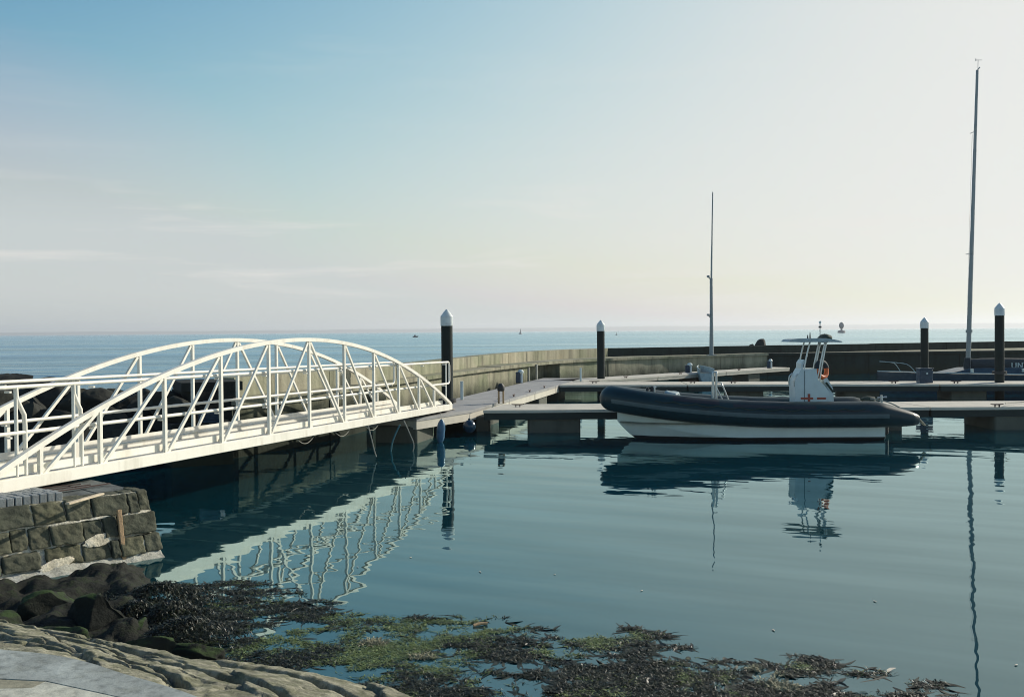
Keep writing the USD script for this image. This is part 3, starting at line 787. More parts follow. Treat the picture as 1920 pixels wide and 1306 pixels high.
posts = [-6.2, -5.2, -3.92, -2.58, -1.23, 0.10, 1.44, 2.72, 3.94, 5.05, 5.95]
for side, off in (('near', 0.0), ('far', GW)):
    gw.part('bottom_chord', beam(G(-GL - 0.1, off, GC / 2), G(GL + 0.02, off, GC / 2), 0.08, GC, bev=0.006), 'white_paint', 20)
    ts = np.linspace(-GL, GL, 61)
    gw.part('arch', square_sweep([G(t, off, arch_z(t) - 0.01) for t in ts], 0.064, 0.064), 'white_paint', 40)
    for t in posts:
        gw.part('post', beam(G(t, off, GC - 0.002), G(t, off, arch_z(t) - 0.04), 0.046, 0.05, up=GD), 'white_paint', 20)
    for t in posts:
        gw.part('gusset_plate', trimesh.convex.convex_hull(np.array([G(t + a_, off + o_, GC + z_) for a_, z_ in ((-0.05, -0.002), (0.12, -0.002), (0.02, 0.10), (-0.03, 0.10)) for o_ in (-0.006, 0.006)])), 'white_paint', 20)
    for k in range(len(posts) - 1):
        a, b = posts[k], posts[k + 1]
        if b <= 0.2:
            p, q = G(a + 0.05, off, GC - 0.01), G(b - 0.05, off, arch_z(b) - 0.06)
        else:
            p, q = G(a + 0.05, off, arch_z(a) - 0.06), G(b - 0.05, off, GC - 0.01)
        gw.part('diagonal_brace', beam(p, q, 0.036, 0.042), 'white_paint', 20)
    p, q = G(posts[-1] + 0.05, off, arch_z(posts[-1]) - 0.06), G(GL - 0.15, off, GC)
    inn = off + (0.075 if side == 'near' else -0.075)
    gw.part('kick_plate', beam(G(-GL + 0.2, off + (0.070 if side == 'near' else -0.070), GC + 0.062), G(GL - 0.35, off + (0.070 if side == 'near' else -0.070), GC + 0.062), 0.008, 0.095), 'white_paint', 20)
    rail_end = GL + 0.02 if side == 'near' else GL - 0.35
    zt, zm = 1.15, 0.63
    rr = 0.10
    arc = [G(rail_end + rr * math.sin(a), inn, zt - rr + rr * math.cos(a)) for a in np.linspace(0, math.pi / 2, 7)]
    arc2 = [G(rail_end + rr * math.cos(a), inn, zm + rr - rr * math.sin(a)) for a in np.linspace(0, math.pi / 2, 7)]
    hoop = [G(t, inn, zt) for t in np.linspace(-GL - 1.2, rail_end - 0.02, 20)] + arc + arc2 + [G(t, inn, zm) for t in np.linspace(rail_end - 0.02, -GL - 1.2, 20)]
    gw.part('handrail', sweep(hoop, 0.024, 10), 'white_paint', 50)
    for t in np.arange(-GL + 0.4, GL, 1.33):
        gw.part('rail_bracket', beam(G(t, off, zt - 0.05), G(t, inn, zt - 0.05), 0.03, 0.02), 'white_paint', 20)
        gw.part('rail_bracket', beam(G(t, off, zm - 0.04), G(t, inn, zm - 0.04), 0.03, 0.02), 'white_paint', 20)
    if side == 'near':
        gw.part('rail_post', rod(G(rail_end - 0.12, inn, 0.05), G(rail_end - 0.12, inn, zt), 0.02), 'white_paint', 50)
    # shore end: rail stanchions with bent tops
    for t in ((-5.45, -6.35) if side == 'near' else (-6.6,)):
        bend = [G(t - 0.12, inn, zt), G(t - 0.11, inn, zt - 0.12), G(t - 0.06, inn, zt - 0.22), G(t, inn, zt - 0.32), G(t + 0.01, inn, zt - 0.45), G(t + 0.01, inn, GC)]
        gw.part('rail_stanchion', sweep(bend, 0.026, 8), 'white_paint', 50)
        gw.part('rail_stanchion', rod(G(t - 0.12, inn, GC), G(t - 0.12, inn, zt), 0.022), 'white_paint', 50)
# posts run up to the rail, deck of plates, cross beams, conduit below
nd = 12
for k in range(nd):
    a, b = -GL + 0.05 + k * (2 * GL - 0.1) / nd, -GL + 0.05 + (k + 1) * (2 * GL - 0.1) / nd
    gw.part('deck_plate', beam(G(a + 0.006, GW / 2, 0.055), G(b - 0.006, GW / 2, 0.055), GW - 0.09, 0.03), 'deck_plate', 20)
    gw.part('cross_beam', beam(G(a, 0.045, 0.02), G(a, GW - 0.045, 0.02), 0.06, 0.038), 'white_paint', 20)
gw.part('junction_box', [beam(G(-4.62, 0.85, 0.07), G(-4.62, 0.85, 0.33), 0.05, 0.16, up=GD)], 'white_paint', 20, label='small white box standing on the deck')
tt = np.linspace(0, 1, 16)
gw.part('cable', sweep([G(-4.75 + 0.25 * s, 0.7 - 0.2 * s, 0.08 + 0.25 * (s - 0.6) ** 2) for s in tt], 0.008, 6), 'black_rubber', 50)
for k, t in enumerate((-0.3, 1.1, 2.4)):
    gw.part('cable_loop', sweep([G(t + 0.7 * s, 0.05, -0.13 * math.sin(math.pi * s)) for s in np.linspace(0, 1, 14)], 0.006, 6), 'rope', 50)
for off in (0.15, GW - 0.15):
    gw.part('hinge_roller', rod(G(GL - 0.25, off - 0.12, -0.02), G(GL - 0.25, off + 0.12, -0.02), 0.05, 12), 'black_rubber', 50)
pl = [G(GL + 0.02, 0.1, 0.06), G(GL + 0.02, GW - 0.1, 0.06)]
fl = [pl[0] + GD * 0.55, pl[1] + GD * 0.55]
for p_ in fl:
    p_[2] = DECK + 0.012
vq = np.array([pl[0], pl[1], fl[1], fl[0]])
vq2 = vq - [0, 0, 0.008]
gw.part('transition_flap', trimesh.convex.convex_hull(np.vstack([vq, vq2])), 'pale_timber', 20)

# ------------------------------------------------------------------ pontoons
def pontoon(name, label, poly, floats, deck_mat, fascia_mat, joints=(), thick=0.19, float_mat='float_concrete'):
    """poly: corners of the deck; floats: [(centre xy, length, width, rot)]; joints: cut lines between deck units."""
    P = Polygon(poly)
    c = np.array(P.centroid.coords[0])
    t = Thing(name, label, 'pontoon', (c[0], c[1], 0))
    pieces = [P]
    for a, b in joints:
        cutter = LineString([a, b]).buffer(0.018, cap_style=2)
        new = []
        for p in pieces:
            d = p.difference(cutter)
            new += list(getattr(d, 'geoms', [d]))
        pieces = new
    for p in pieces:
        t.part('deck_unit', prism(p, DECK - 0.07, DECK), deck_mat, 20)
        t.part('edge_beam', prism(p.buffer(-0.015, join_style=2), DECK - thick, DECK - 0.073), fascia_mat, 20)
    for (x, y), ln, wd_, rot in floats:
        R = trimesh.transformations.rotation_matrix(rot, (0, 0, 1))
        t.part('float', box((x, y, 0.065), (ln, wd_, 0.62), 0.03, R), float_mat, 20)
    return t


def cleat(t, x, y, rot, s=1.0):
    R = trimesh.transformations.rotation_matrix(rot, (0, 0, 1))
    ms = [box((-0.06 * s, 0, 0.035 * s), (0.03 * s, 0.03 * s, 0.07 * s)), box((0.06 * s, 0, 0.035 * s), (0.03 * s, 0.03 * s, 0.07 * s)),
          sweep([(-0.19 * s, 0, 0.085 * s), (-0.1 * s, 0, 0.075 * s), (0, 0, 0.072 * s), (0.1 * s, 0, 0.075 * s), (0.19 * s, 0, 0.085 * s)], [0.010 * s, 0.018 * s, 0.02 * s, 0.018 * s, 0.010 * s], 8)]
    m = cat(ms); m.apply_transform(R); m.apply_translation((x, y, DECK))
    t.part('cleat', m, 'rust', 40)


def xy(px, py, z=DECK):
    return atz(px, py, z)[:2]


# main walkway
wr0, wr1 = xy(886, 768), xy(1049, 721)
wu = (wr1 - wr0) / np.linalg.norm(wr1 - wr0)
wl_ = np.array([-wu[1], wu[0]])
WW = 1.62
far = wr1 + wu * 5.0
land0 = np.array([-2.15, 22.35])
main_poly = [land0, wr0, far, far + wl_ * WW, wr0 + wl_ * WW + wu * 1.0, np.array([-3.6, 23.2])]
rotw = math.atan2(wu[1], wu[0])
fl_main = []
for k in (2.3, 5.6, 9.0, 12.4):
    c = wr0 + wu * k + wl_ * WW / 2
    fl_main.append((c, 1.35, WW - 0.16, rotw))
fl_main.append((land0 + np.array([-0.35, 0.75]), 1.2, 1.0, rotw))
jn = []
for k in (3.9, 7.4, 10.8):
    jn.append((tuple(wr0 + wu * k - wl_ * 1), tuple(wr0 + wu * k + wl_ * 4)))
main = pontoon('walkway_pontoon', 'long grey-decked pontoon walkway with pale sunlit side leading away from the gangway', main_poly, fl_main, 'walkway_concrete', 'pale_concrete', jn, thick=0.26)
for k in (3.2, 5.0, 7.2, 9.5):
    p = wr0 + wu * k + wl_ * 0.14
    cleat(main, p[0], p[1], rotw, 0.8)
# first finger
F1 = [(-0.72, 24.45), (24.0, 24.20), (24.0, 26.2), (-0.25, 26.45)]
fl1 = [((1.03, 25.35), 1.28, 1.7, 0), ((-0.75, 25.6), 0.35, 1.2, 0), ((5.4, 25.3), 1.3, 1.7, 0), ((9.2, 25.25), 0.7, 1.7, 0), ((12.75, 25.2), 1.9, 1.7, 0), ((17.5, 25.2), 1.6, 1.7, 0), ((22, 25.2), 1.6, 1.7, 0)]
jn = [((10.05, 26.8), (10.25, 23.8)), ((5.2, 26.8), (5.25, 23.8)), ((15.2, 26.8), (15.5, 23.8)), ((20.2, 26.8), (20.5, 23.8))]
f1 = pontoon('finger_pontoon', 'near finger pontoon with pale deck and shade-coloured front edge behind the inflatable boat', F1, fl1, 'pale_concrete', 'shade_fascia', jn, thick=0.24)
for px in (971, 1879):
    p = xy(px, 764)
    cleat(f1, p[0], p[1] + 0.25, 0, 0.85)
# second finger
a0, a1 = xy(1049, 721.5), xy(1925, 719.5)
F2 = [tuple(a0), tuple(a0 + (a1 - a0) * 1.35), tuple(a0 + (a1 - a0) * 1.35 + np.array([0.1, 2.0])), tuple(a0 + np.array([0.45, 2.2]))]
ua = (a1 - a0) / np.linalg.norm(a1 - a0)
rot2 = math.atan2(ua[1], ua[0])
fl2 = [(a0 + ua * k + np.array([0.1, 1.05]), 1.2, 1.5, rot2) for k in (2.6, 6.6, 10.6, 14.2, 18.5)]
jn = [(tuple(a0 + ua * k + np.array([-0.1, -0.5])), tuple(a0 + ua * k + np.array([0.1, 2.8]))) for k in (4.6, 8.9, 13.2, 17.4)]
f2 = pontoon('finger_pontoon', 'middle finger pontoon, a long pale strip running right from the walkway beyond the boat', F2, fl2, 'pale_concrete', 'shade_fascia', jn, thick=0.24)
for px in (1302, 1379, 1683, 1801, 1116):
    p = xy(px, 719.5)
    cleat(f2, p[0], p[1] + 0.35, 0, 1.0)
# outer arm
b0, b1 = xy(1094, 714.5), xy(1481, 688.6)
ub = (b1 - b0) / np.linalg.norm(b1 - b0)
nb = np.array([-ub[1], ub[0]])
F3 = [tuple(b0), tuple(b1), tuple(b1 + nb * 1.1), tuple(b0 + nb * 1.6)]
rot3 = math.atan2(ub[1], ub[0])
L3 = np.linalg.norm(b1 - b0)
fl3 = [(b0 + ub * L3 * k + nb * 0.6, 1.1, 0.9, rot3) for k in (0.28, 0.52, 0.80)]
jn = [(tuple(b0 + ub * L3 * k - nb * 0.5), tuple(b0 + ub * L3 * k + nb * 2.2)) for k in (0.3, 0.63)]
f3 = pontoon('outer_pontoon', 'thin farthest pontoon arm angling away in front of the breakwater', F3, fl3, 'pale_concrete', 'pale_concrete', jn, thick=0.17)
for k in (0.18, 0.42, 0.72):
    p = b0 + ub * L3 * k + nb * 0.2
    cleat(f3, p[0], p[1], rot3, 0.9)

# ------------------------------------------------------------------ piles
def pile_at(px, py_base, py_top):
    p = atz(px, py_base, DECK)
    top = aty(px, py_top, p[1])
    return p[0], p[1], top[2] - 3.1


pa = pile_at(839, 756, 580)
PZ = 3.1
pile = Thing('mooring_pile', 'black mooring pile with white pointed cap at the end of the gangway', 'mooring pile', (pa[0], pa[1], pa[2]), 'mooring piles')
b_ = np.array([pa[0], pa[1], pa[2]])
pile.part('shaft', lathe([(0, -4), (0.155, -4), (0.158, 0), (0.155, 2.69), (0, 2.69)], b_, 28), 'pile_sleeve', 40)
pile.part('cap', lathe([(0.166, 2.66), (0.170, 2.67), (0.170, 2.90), (0.160, 2.93), (0.06, 3.06), (0.02, 3.10), (0, 3.105)], b_, 28), 'pile_cap', 35)
ring = lathe([(0.163, DECK + 0.03), (0.24, DECK + 0.03), (0.24, DECK + 0.13), (0.163, DECK + 0.13), (0.163, DECK + 0.03)], b_ + [0, 0, -pa[2]], 24)
pile.part('guide_collar', ring, 'black_rubber', 35)
for px, yb, yt, lab in ((1127, 709.5, 600, 'second mooring pile, black with a white cap, where the walkway meets the outer pontoon'),
                        (1733.5, 703, 595, 'farthest mooring pile with white cap, standing before the shaded breakwater'),
                        (1874, 716.5, 568, 'dark green mooring pile with white cap at the right beside the tall yacht mast')):
    q_ = pile_at(px, yb, yt)
    copy_of(pile, q_, lab, 'mooring pile', 'mooring piles')

# ------------------------------------------------------------------ armour stones on the left
ak = 0
ad = [('highest', 0), ('x', 1)]
arm = [(-60, 742, 20.5, 1.0), (15, 738, 20.8, 0.8), (62, 752, 20.2, 0.6), (100, 748, 20.6, 0.75), (140, 752, 20.4, 0.62), (178, 756, 20.6, 0.6), (215, 757, 20.8, 0.55),
       (248, 755, 20.3, 0.56), (283, 757, 20.0, 0.48), (312, 752, 19.9, 0.52), (338, 764, 19.3, 0.42),
       (-20, 790, 19.0, 0.9), (55, 795, 18.6, 0.8), (120, 800, 18.8, 0.75), (185, 800, 19.2, 0.7), (250, 800, 19.6, 0.7), (310, 800, 20.0, 0.6), ]
where = ['at the frame edge', 'left of the rail posts', 'behind the first gangway post', 'behind the stanchions', 'with rounded top under the far handrail', 'with flat top behind the third near post',
         'low in the row', 'sloping, midway along the row', 'small and rounded near the wall end', 'with a paler lit face beside the wall end', 'tucked against the wall end',
         'lower row at the frame edge', 'lower row, broad and dark', 'lower row under the first brace', 'lower row behind the deck box', 'lower row behind the second brace', 'lower row before the pale stone', 'lower row below the wall end', 'lower row, last before the lit wall']
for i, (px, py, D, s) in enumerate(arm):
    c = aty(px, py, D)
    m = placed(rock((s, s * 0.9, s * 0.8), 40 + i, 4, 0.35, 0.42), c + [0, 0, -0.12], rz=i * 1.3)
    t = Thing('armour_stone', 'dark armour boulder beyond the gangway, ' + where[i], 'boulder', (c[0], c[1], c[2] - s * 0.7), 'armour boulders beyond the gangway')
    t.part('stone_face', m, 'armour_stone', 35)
for px, py, s, lab in ((1411, 650, 0.5, 'small dark rock showing over the breakwater, left of the pair'), (1428, 647, 0.62, 'larger pointed dark rock showing over the breakwater, right of the pair')):
    c = aty(px, py, 61)
    single('armour_rock', placed(rock((s * 0.7, s, s * 1.0), int(px), 3), c + [0, 0, -0.22]), 'armour_stone', lab, 'boulder', smooth=35)

# ------------------------------------------------------------------ boulders by the quay foot
fx, fy = np.meshgrid(np.linspace(0, 1, 110), np.linspace(0, 1, 60), indexing='ij')
fa = np.array([atz(-500, 1235, 0.1), atz(0, 1235, 0.1), atz(200, 1255, 0.1), atz(430, 1285, 0.1)])
fb_ = np.array([atz(-500, 1118, 0.05), atz(0, 1105, 0.05), atz(200, 1075, 0.05), atz(330, 1040, 0.05)])
fA = np.stack([np.interp(fx[:, 0], [0, 0.45, 0.7, 1], fa[:, k]) for k in range(3)], 1); fB = np.stack([np.interp(fx[:, 0], [0, 0.45, 0.7, 1], fb_[:, k]) for k in range(3)], 1)
fq = (fA[:, None] * (1 - fy[..., None]) + fB[:, None] * fy[..., None]).reshape(-1, 3)
fz = 0.10 + 0.30 * (meshkit.fbm(fq * [2.6, 2.6, 0], 4, 51) - 0.5) + 0.10 * (meshkit.fbm(fq * [9, 9, 0], 3, 52) - 0.5)
fade = np.clip((1 - fx.ravel()) / 0.22, 0, 1)
fq[:, 2] = fz * fade - 0.25 * (1 - fade)
ff = []
for i in range(109):
    for k in range(59):
        a = i * 60 + k
        ff += [[a, a + 60, a + 61], [a, a + 61, a + 1]]
mm = trimesh.Trimesh(fq, ff, process=False)
if mm.face_normals[:, 2].mean() < 0:
    mm.invert()
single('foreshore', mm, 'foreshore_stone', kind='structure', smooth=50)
bl = [(95, 1142, 0.12, (0.34, 0.30, 0.26), 0.3, 'mossy green boulder against the foot of the quay wall'),
      (178, 1160, 0.14, (0.30, 0.28, 0.31), 0.9, 'dark peaked boulder with a green mossy flank'),
      (98, 1190, 0.22, (0.50, 0.17, 0.22), -0.55, 'long dark slab-like boulder with green top edge nearest the ledge'),
      (250, 1180, 0.08, (0.20, 0.2, 0.17), 0.5, 'small dark boulder half covered with weed'),
      (262, 1218, 0.16, (0.46, 0.17, 0.20), -0.1, 'flat black block lying in the shadow of the ledge'),
      (370, 1218, 0.08, (0.36, 0.17, 0.15), 0.05, 'low black block half under the seaweed'),
      (5, 1165, 0.2, (0.24, 0.24, 0.22), 0.2, 'green mossy boulder at the left edge of the picture'),
      (285, 1135, 0.04, (0.36, 0.32, 0.17), 0.4, 'weed-covered dark rock at the corner of the quay')]
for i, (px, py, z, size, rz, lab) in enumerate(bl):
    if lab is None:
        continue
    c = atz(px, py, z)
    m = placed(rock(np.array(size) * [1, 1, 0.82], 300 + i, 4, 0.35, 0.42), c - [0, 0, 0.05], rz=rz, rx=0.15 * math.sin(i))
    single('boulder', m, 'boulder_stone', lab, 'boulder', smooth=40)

# ------------------------------------------------------------------ inflatable boat
BX0, BX1, BY = 9.05, 2.04, 23.12
BLEN = BX0 - BX1


def BP(l, b, z):
    """Boat coordinates (from the stern tips forward, to the near side, up) to the world."""
    return np.array([BX0 - l * 0.964, BY - b + 0.02 * (l - 3.7) * 0.5, z])


def half(l):
    return 0.80 * (1 - np.clip((l - 3.9) / (6.98 - 3.9), 0, 1) ** 2.3) ** 0.62


def zc(l):
    return 0.585 + 0.35 * np.clip((l - 2.6) / 4.4, 0, 1) ** 1.9


rib = Thing('inflatable_boat', 'dark navy inflatable boat with white hull and helm console moored at the near finger pontoon', 'boat', (5.7, BY, 0))
ls = np.r_[np.linspace(0.0, 0.95, 8), np.linspace(1.15, 3.9, 14), 3.9 + (6.98 - 3.9) * np.sin(np.linspace(0.05, 1, 26) * np.pi / 2)]
path = [(l, half(l)) for l in ls]
path = path + [(l, -b) for l, b in path[::-1][1:]]
pts, rad = [], []
for l, b in path:
    tcone = np.clip(l / 0.95, 0, 1)
    r = 0.125 + (0.295 - 0.125) * tcone ** 0.8
    pts.append(BP(l, b * (0.96 + 0.04 * tcone), zc(l) - 0.13 * (1 - tcone)))
    rad.append(r if l > 0 else r)
P_ = np.array(pts)
keep = np.r_[True, np.linalg.norm(np.diff(P_, axis=0), axis=1) > 1e-3]
tube_path = rib.part('inflatable_tube', sweep(P_[keep], np.array(rad)[keep], 28), 'boat_tube', True)
for s in (1, -1):
    p = BP(0.0, s * half(0) * 0.96, zc(0) - 0.13)
    rib.part('cone_end', sweep([p + [-0.03, 0, 0], p + [0.03, 0, -0.008]], [0.128, 0.11], 16), 'sheen_trim', 40)
    # flush strake on the outer side, made paler for the reflected sheen
    strip = []
    for a_ in (0.0,):
        rows = []
        for l in np.linspace(0.75, 6.93, 70):
            b, z, r = half(l), zc(l), 0.30
            nl = np.array([half(l + 0.02) - half(l - 0.02), -0.04]); 
            nv = np.array([0.04, half(l + 0.02) - half(l - 0.02)]); nv = np.array([-nv[1], nv[0]]) / np.linalg.norm(nv)
            rows.append([BP(l + nv[0] * 0.302 * math.cos(a), s * (b + nv[1] * 0.302 * math.cos(a)), z + 0.302 * math.sin(a)) for a in (-0.22, -0.11, 0.0, 0.10)])
        rows = np.array(rows)
        vv = rows.reshape(-1, 3); ff = []
        for i in range(len(rows) - 1):
            for k in range(3):
                a = i * 4 + k
                ff += [[a, a + 1, a + 5], [a, a + 5, a + 4]]
    rib.part('rubbing_strake', trimesh.Trimesh(vv, ff if s < 0 else [q[::-1] for q in ff], process=False), 'sheen_trim', True, under=tube_path)


def tube_patch(l0, l1, a0, a1, s=1, r=0.299):
    rows = []
    for l in np.linspace(l0, l1, 14):
        nv = np.array([0.04, half(l + 0.02) - half(l - 0.02)]); nv = np.array([-nv[1], nv[0]]) / np.linalg.norm(nv)
        rows.append([BP(l + nv[0] * r * math.cos(a), s * (half(l) + nv[1] * r * math.cos(a)), zc(l) + r * math.sin(a)) for a in np.linspace(a0, a1, 5)])
    vv = np.array(rows).reshape(-1, 3); ff = []
    for i in range(13):
        for k in range(4):
            a = i * 5 + k
            ff += [[a, a + 5, a + 6], [a, a + 6, a + 1]]
    return trimesh.Trimesh(vv, ff, process=False)


rib.part('wear_patch', tube_patch(4.6, 5.62, 0.62, 1.15), 'boat_tube_dark', True, under=tube_path, label='black panel in place of lettering on the tube top')  # plain dark panels in place of unreadable lettering
rib.part('wear_patch', tube_patch(2.4, 4.3, 0.52, 0.80), 'boat_tube_dark', True, under=tube_path, label='long narrow black strip on the tube')
rib.part('wear_patch', tube_patch(1.2, 2.2, 0.25, 0.40), 'boat_tube_dark', True, under=tube_path)
for l in (1.15, 2.05, 3.0, 3.95, 4.85, 5.75):
    rib.part('seam_band', tube_patch(l, l + 0.05, -1.1, 1.75, 1, 0.2985), 'boat_tube_dark', True, under=tube_path)
for s in (1,):
    gl_ = []
    for k, l in enumerate(np.linspace(1.3, 6.0, 60)):
        sag = 0.05 * abs(math.sin(k * math.pi / 6))
        nv = np.array([0.04, half(l + 0.02) - half(l - 0.02)]); nv = np.array([-nv[1], nv[0]]) / np.linalg.norm(nv)
        a = 0.50 - sag * 3
        gl_.append(BP(l + nv[0] * 0.312 * math.cos(a), s * (half(l) + nv[1] * 0.312 * math.cos(a)), zc(l) + 0.312 * math.sin(a)))
    rib.part('grab_line', sweep(np.array(gl_), 0.009, 6), 'dark_cloth', 50)
# hull
sts = np.r_[np.linspace(0.72, 4.0, 16), np.linspace(4.2, 6.86, 26)]
rows = []
for l in sts:
    bs = max(half(min(l, 6.93)) - 0.03, 0.02) * (1 if l < 6.3 else max(0.05, 1 - ((l - 6.3) / 0.6) ** 2 * 0.9))
    zt = zc(l) - 0.12
    zk = -0.35 + 0.35 * np.clip((l - 4.0) / 2.42, 0, 2) ** 4.6
    zk = min(zk, zt - 0.02)
    zch = min(0.03 + 0.46 * np.clip((l - 3.4) / 3.2, 0, 2) ** 2.0, zt - 0.01)
    bc = bs * (0.97 - 0.22 * np.clip((l - 4.0) / 2.9, 0, 1))
    sec = [(bs, zt), (bs * 0.5 + bc * 0.5, zt * 0.5 + zch * 0.5), (bc, zch + 0.02), (bc * 0.95, max(zch - 0.015, zk)), (bc * 0.5, zk * 0.55 + zch * 0.45 - 0.01 if zk < zch else zk), (0.0, zk)]
    full = [BP(l, b, z) for b, z in sec] + [BP(l, -b, z) for b, z in sec[::-1][1:]]
    rows.append(full)
rows = np.array(rows); nc = rows.shape[1]
vv = rows.reshape(-1, 3); ff = []
for i in range(len(rows) - 1):
    for k in range(nc - 1):
        a = i * nc + k
        ff += [[a, a + 1, a + nc + 1], [a, a + nc + 1, a + nc]]
hull = trimesh.Trimesh(vv, ff, process=False)
up_h = trimesh.intersections.slice_mesh_plane(hull, (0, 0, 1), (0, 0, 0.075))
dn_h = trimesh.intersections.slice_mesh_plane(hull, (0, 0, -1), (0, 0, 0.075))
rib.part('hull', up_h, 'boat_hull', 35)
rib.part('antifouled_bottom', dn_h, 'antifouling', 35)
tr = [BP(0.72, b, z) for b, z in ((0.76, 0.62), (0.76, 0.03), (0, -0.35), (-0.76, 0.03), (-0.76, 0.62))]
rib.part('transom', trimesh.Trimesh(np.array(tr), [[0, 1, 2], [0, 2, 3], [0, 3, 4]], process=False), 'boat_hull', False)
fl_ = [BP(l, half(l) - 0.02, 0.40) for l in np.linspace(0.73, 6.8, 30)] + [BP(l, -half(l) + 0.02, 0.40) for l in np.linspace(6.8, 0.73, 30)]
rib.part('floor', prism([tuple(p[:2]) for p in fl_], 0.37, 0.40), 'boat_floor', 20)
# helm console
YN = BY - 0.27


def C(px, py):
    p = aty(px, py, YN)
    return (p[0], p[2])


prof = [C(1492, 775), C(1490.5, 716), C(1497, 701), C(1503, 691), C(1531, 691), C(1534, 712), C(1546, 722), C(1560, 742), C(1560, 775)]
con = rib.part('console', plate_xz(prof, YN, BY + 0.22), 'console_white', 30)
rib.part('console_panel', plate_xz([C(1508, 770), C(1508, 695), C(1509, 695), C(1509, 770)], YN - 0.006, YN), 'sheen_trim', 30, under=con)
rib.part('windscreen', plate_xz([C(1503, 692), C(1503.5, 681), C(1508, 674), C(1511, 675), C(1507, 684), C(1506, 692)], YN + 0.03, BY + 0.19), 'console_white', 30)
for a, b in ((1497, 1524), (1527.5, 1548)):
    rib.part('red_emblem', plate_xz([C(a + 4.5, 744.7), C(b, 744.7), C(b + 1, 746.5), C(b, 748.3), C(a + 4.5, 748.3)], YN - 0.008, YN), 'red_tape', 30, under=con, label='red cross bar emblem on the console side')
rib.part('red_emblem', plate_xz([C(1514.6, 738), C(1519, 738), C(1519, 744.6), C(1514.6, 744.6)], YN - 0.0085, YN), 'red_tape', 30, under=con)
rib.part('red_emblem', plate_xz([C(1514.6, 748.4), C(1519, 748.4), C(1519, 757), C(1514.6, 757)], YN - 0.0085, YN), 'red_tape', 30, under=con)
hp = [C(1499, 704), C(1493, 704), C(1490, 710), C(1490, 722), C(1493, 728)]
for yy in (YN + 0.02, BY + 0.20):
    rib.part('grab_rail', sweep([(x, yy, z) for x, z in [C(1500, 702), C(1495.5, 701.5), C(1491, 706), C(1489.5, 714), C(1490, 723), C(1494, 726)]], 0.016, 8), 'steel', 50)
# leaning seat behind the helm
rib.part('seat', plate_xz([C(1545, 712), C(1552, 708), C(1563, 728), C(1565, 757), C(1558, 757), C(1556, 736)], YN + 0.04, BY + 0.18), 'console_white', 30)
rib.part('seat_cushion', plate_xz([C(1548, 718), C(1551, 716), C(1564, 733), C(1562, 736)], YN + 0.02, BY + 0.20), 'dark_cloth', 30)
# canopy on raked legs
for yy in (YN + 0.02, BY + 0.20):
    for pts_ in ([(1508, 693), (1514, 662), (1519.5, 640)], [(1532, 716), (1540, 676), (1547.5, 640)], [(1537, 716), (1543.5, 676), (1550.5, 640)]):
        rib.part('canopy_leg', sweep(spline([(C(*p)[0], yy, C(*p)[1]) for p in pts_], 8), 0.019, 8), 'steel', 50)
roof = [C(1476, 641), C(1481, 636.5), C(1492, 634.5), C(1548, 634), C(1566, 637), C(1577, 640), C(1574, 641.5), C(1540, 641), C(1500, 641.5)]
rib.part('canopy_roof', plate_xz(roof, YN - 0.12, BY + 0.30), 'grey_cover', 30)
bag = trimesh.creation.icosphere(3, 1.0)
bagv = bag.vertices * (1 + 0.35 * (meshkit.fbm(bag.vertices * 2.2, 3, 5) - 0.5))[:, None]
cx, cz = C(1554, 635)
bag.vertices = bagv * [0.15, 0.28, 0.10] + [cx, BY, cz + 0.01]
rib.part('stowed_bag', bag, 'dark_cloth', 50)
cx, cz = C(1544.5, 635)
rib.part('light_pole', rod((cx, BY, cz), (cx, BY, cz + 0.36), 0.012), 'steel', 50)
rib.part('light', lathe([(0, 0.25), (0.035, 0.255), (0.035, 0.29), (0, 0.295)], (cx, BY, cz), 12), 'black_rubber', 40)
rib.part('light', lathe([(0, 0.355), (0.024, 0.358), (0.028, 0.40), (0.0, 0.415)], (cx, BY, cz), 12), 'pile_cap', 40)
for px, h in ((1518.5, 0.09), (1523, 0.15)):
    cx, cz = C(px, 635)
    rib.part('aerial', sweep([(cx, BY - 0.1, cz), (cx, BY - 0.1, cz + h * 0.6), (cx, BY - 0.1, cz + h)], [0.02, 0.014, 0.006], 8), 'black_rubber', 50)
# tow frame
T0 = BY - 0.12
for dy in (-0.16, 0.16):
    bl_ = [aty(1337, 770, T0 + dy), aty(1337, 697, T0 + dy), aty(1339, 694, T0 + dy), aty(1343, 697, T0 + dy), aty(1342, 770, T0 + dy)]
    rib.part('tow_frame', sweep(spline(bl_, 18), 0.028, 8), 'steel', 50)
rib.part('tow_frame', beam(aty(1339.5, 770, T0), aty(1339.5, 722, T0), 0.13, 0.10, up=(0, 1, 0)), 'grey_cover', 20)
rib.part('frame_brace', sweep([aty(1343, 716, T0 - 0.1), aty(1352, 717, T0 - 0.1), aty(1356, 725, T0 - 0.1), aty(1367, 752, T0 - 0.1)], 0.017, 8), 'steel', 50)
rib.part('frame_brace', rod(aty(1343, 726, T0 - 0.16), aty(1360, 760, T0 - 0.16), 0.017), 'steel', 50)
# bow gear
for px, py in ((1214, 732), (1222, 730)):
    c = aty(px, py, BY - 0.2)
    rib.part('bow_cleat', sweep([c + [0, -0.09, -0.1], c + [0, -0.05, 0.06], c + [0, 0.05, 0.06], c + [0, 0.09, -0.1]], 0.025, 8), 'black_rubber', 50)
c = aty(1227, 730, BY - 0.25)
rib.part('samson_post', [rod(c + [0, 0, -0.25], c + [0, 0, 0.09], 0.022), rod(c + [-0.05, 0, 0.05], c + [0.05, 0, 0.05], 0.012)], 'steel', 50)
m = rock((0.22, 0.3, 0.17), 77, 3, 0.25, 0.7)
rib.part('gear_bag', placed(m, aty(1259, 744, BY - 0.1)), 'grey_cover', 50)
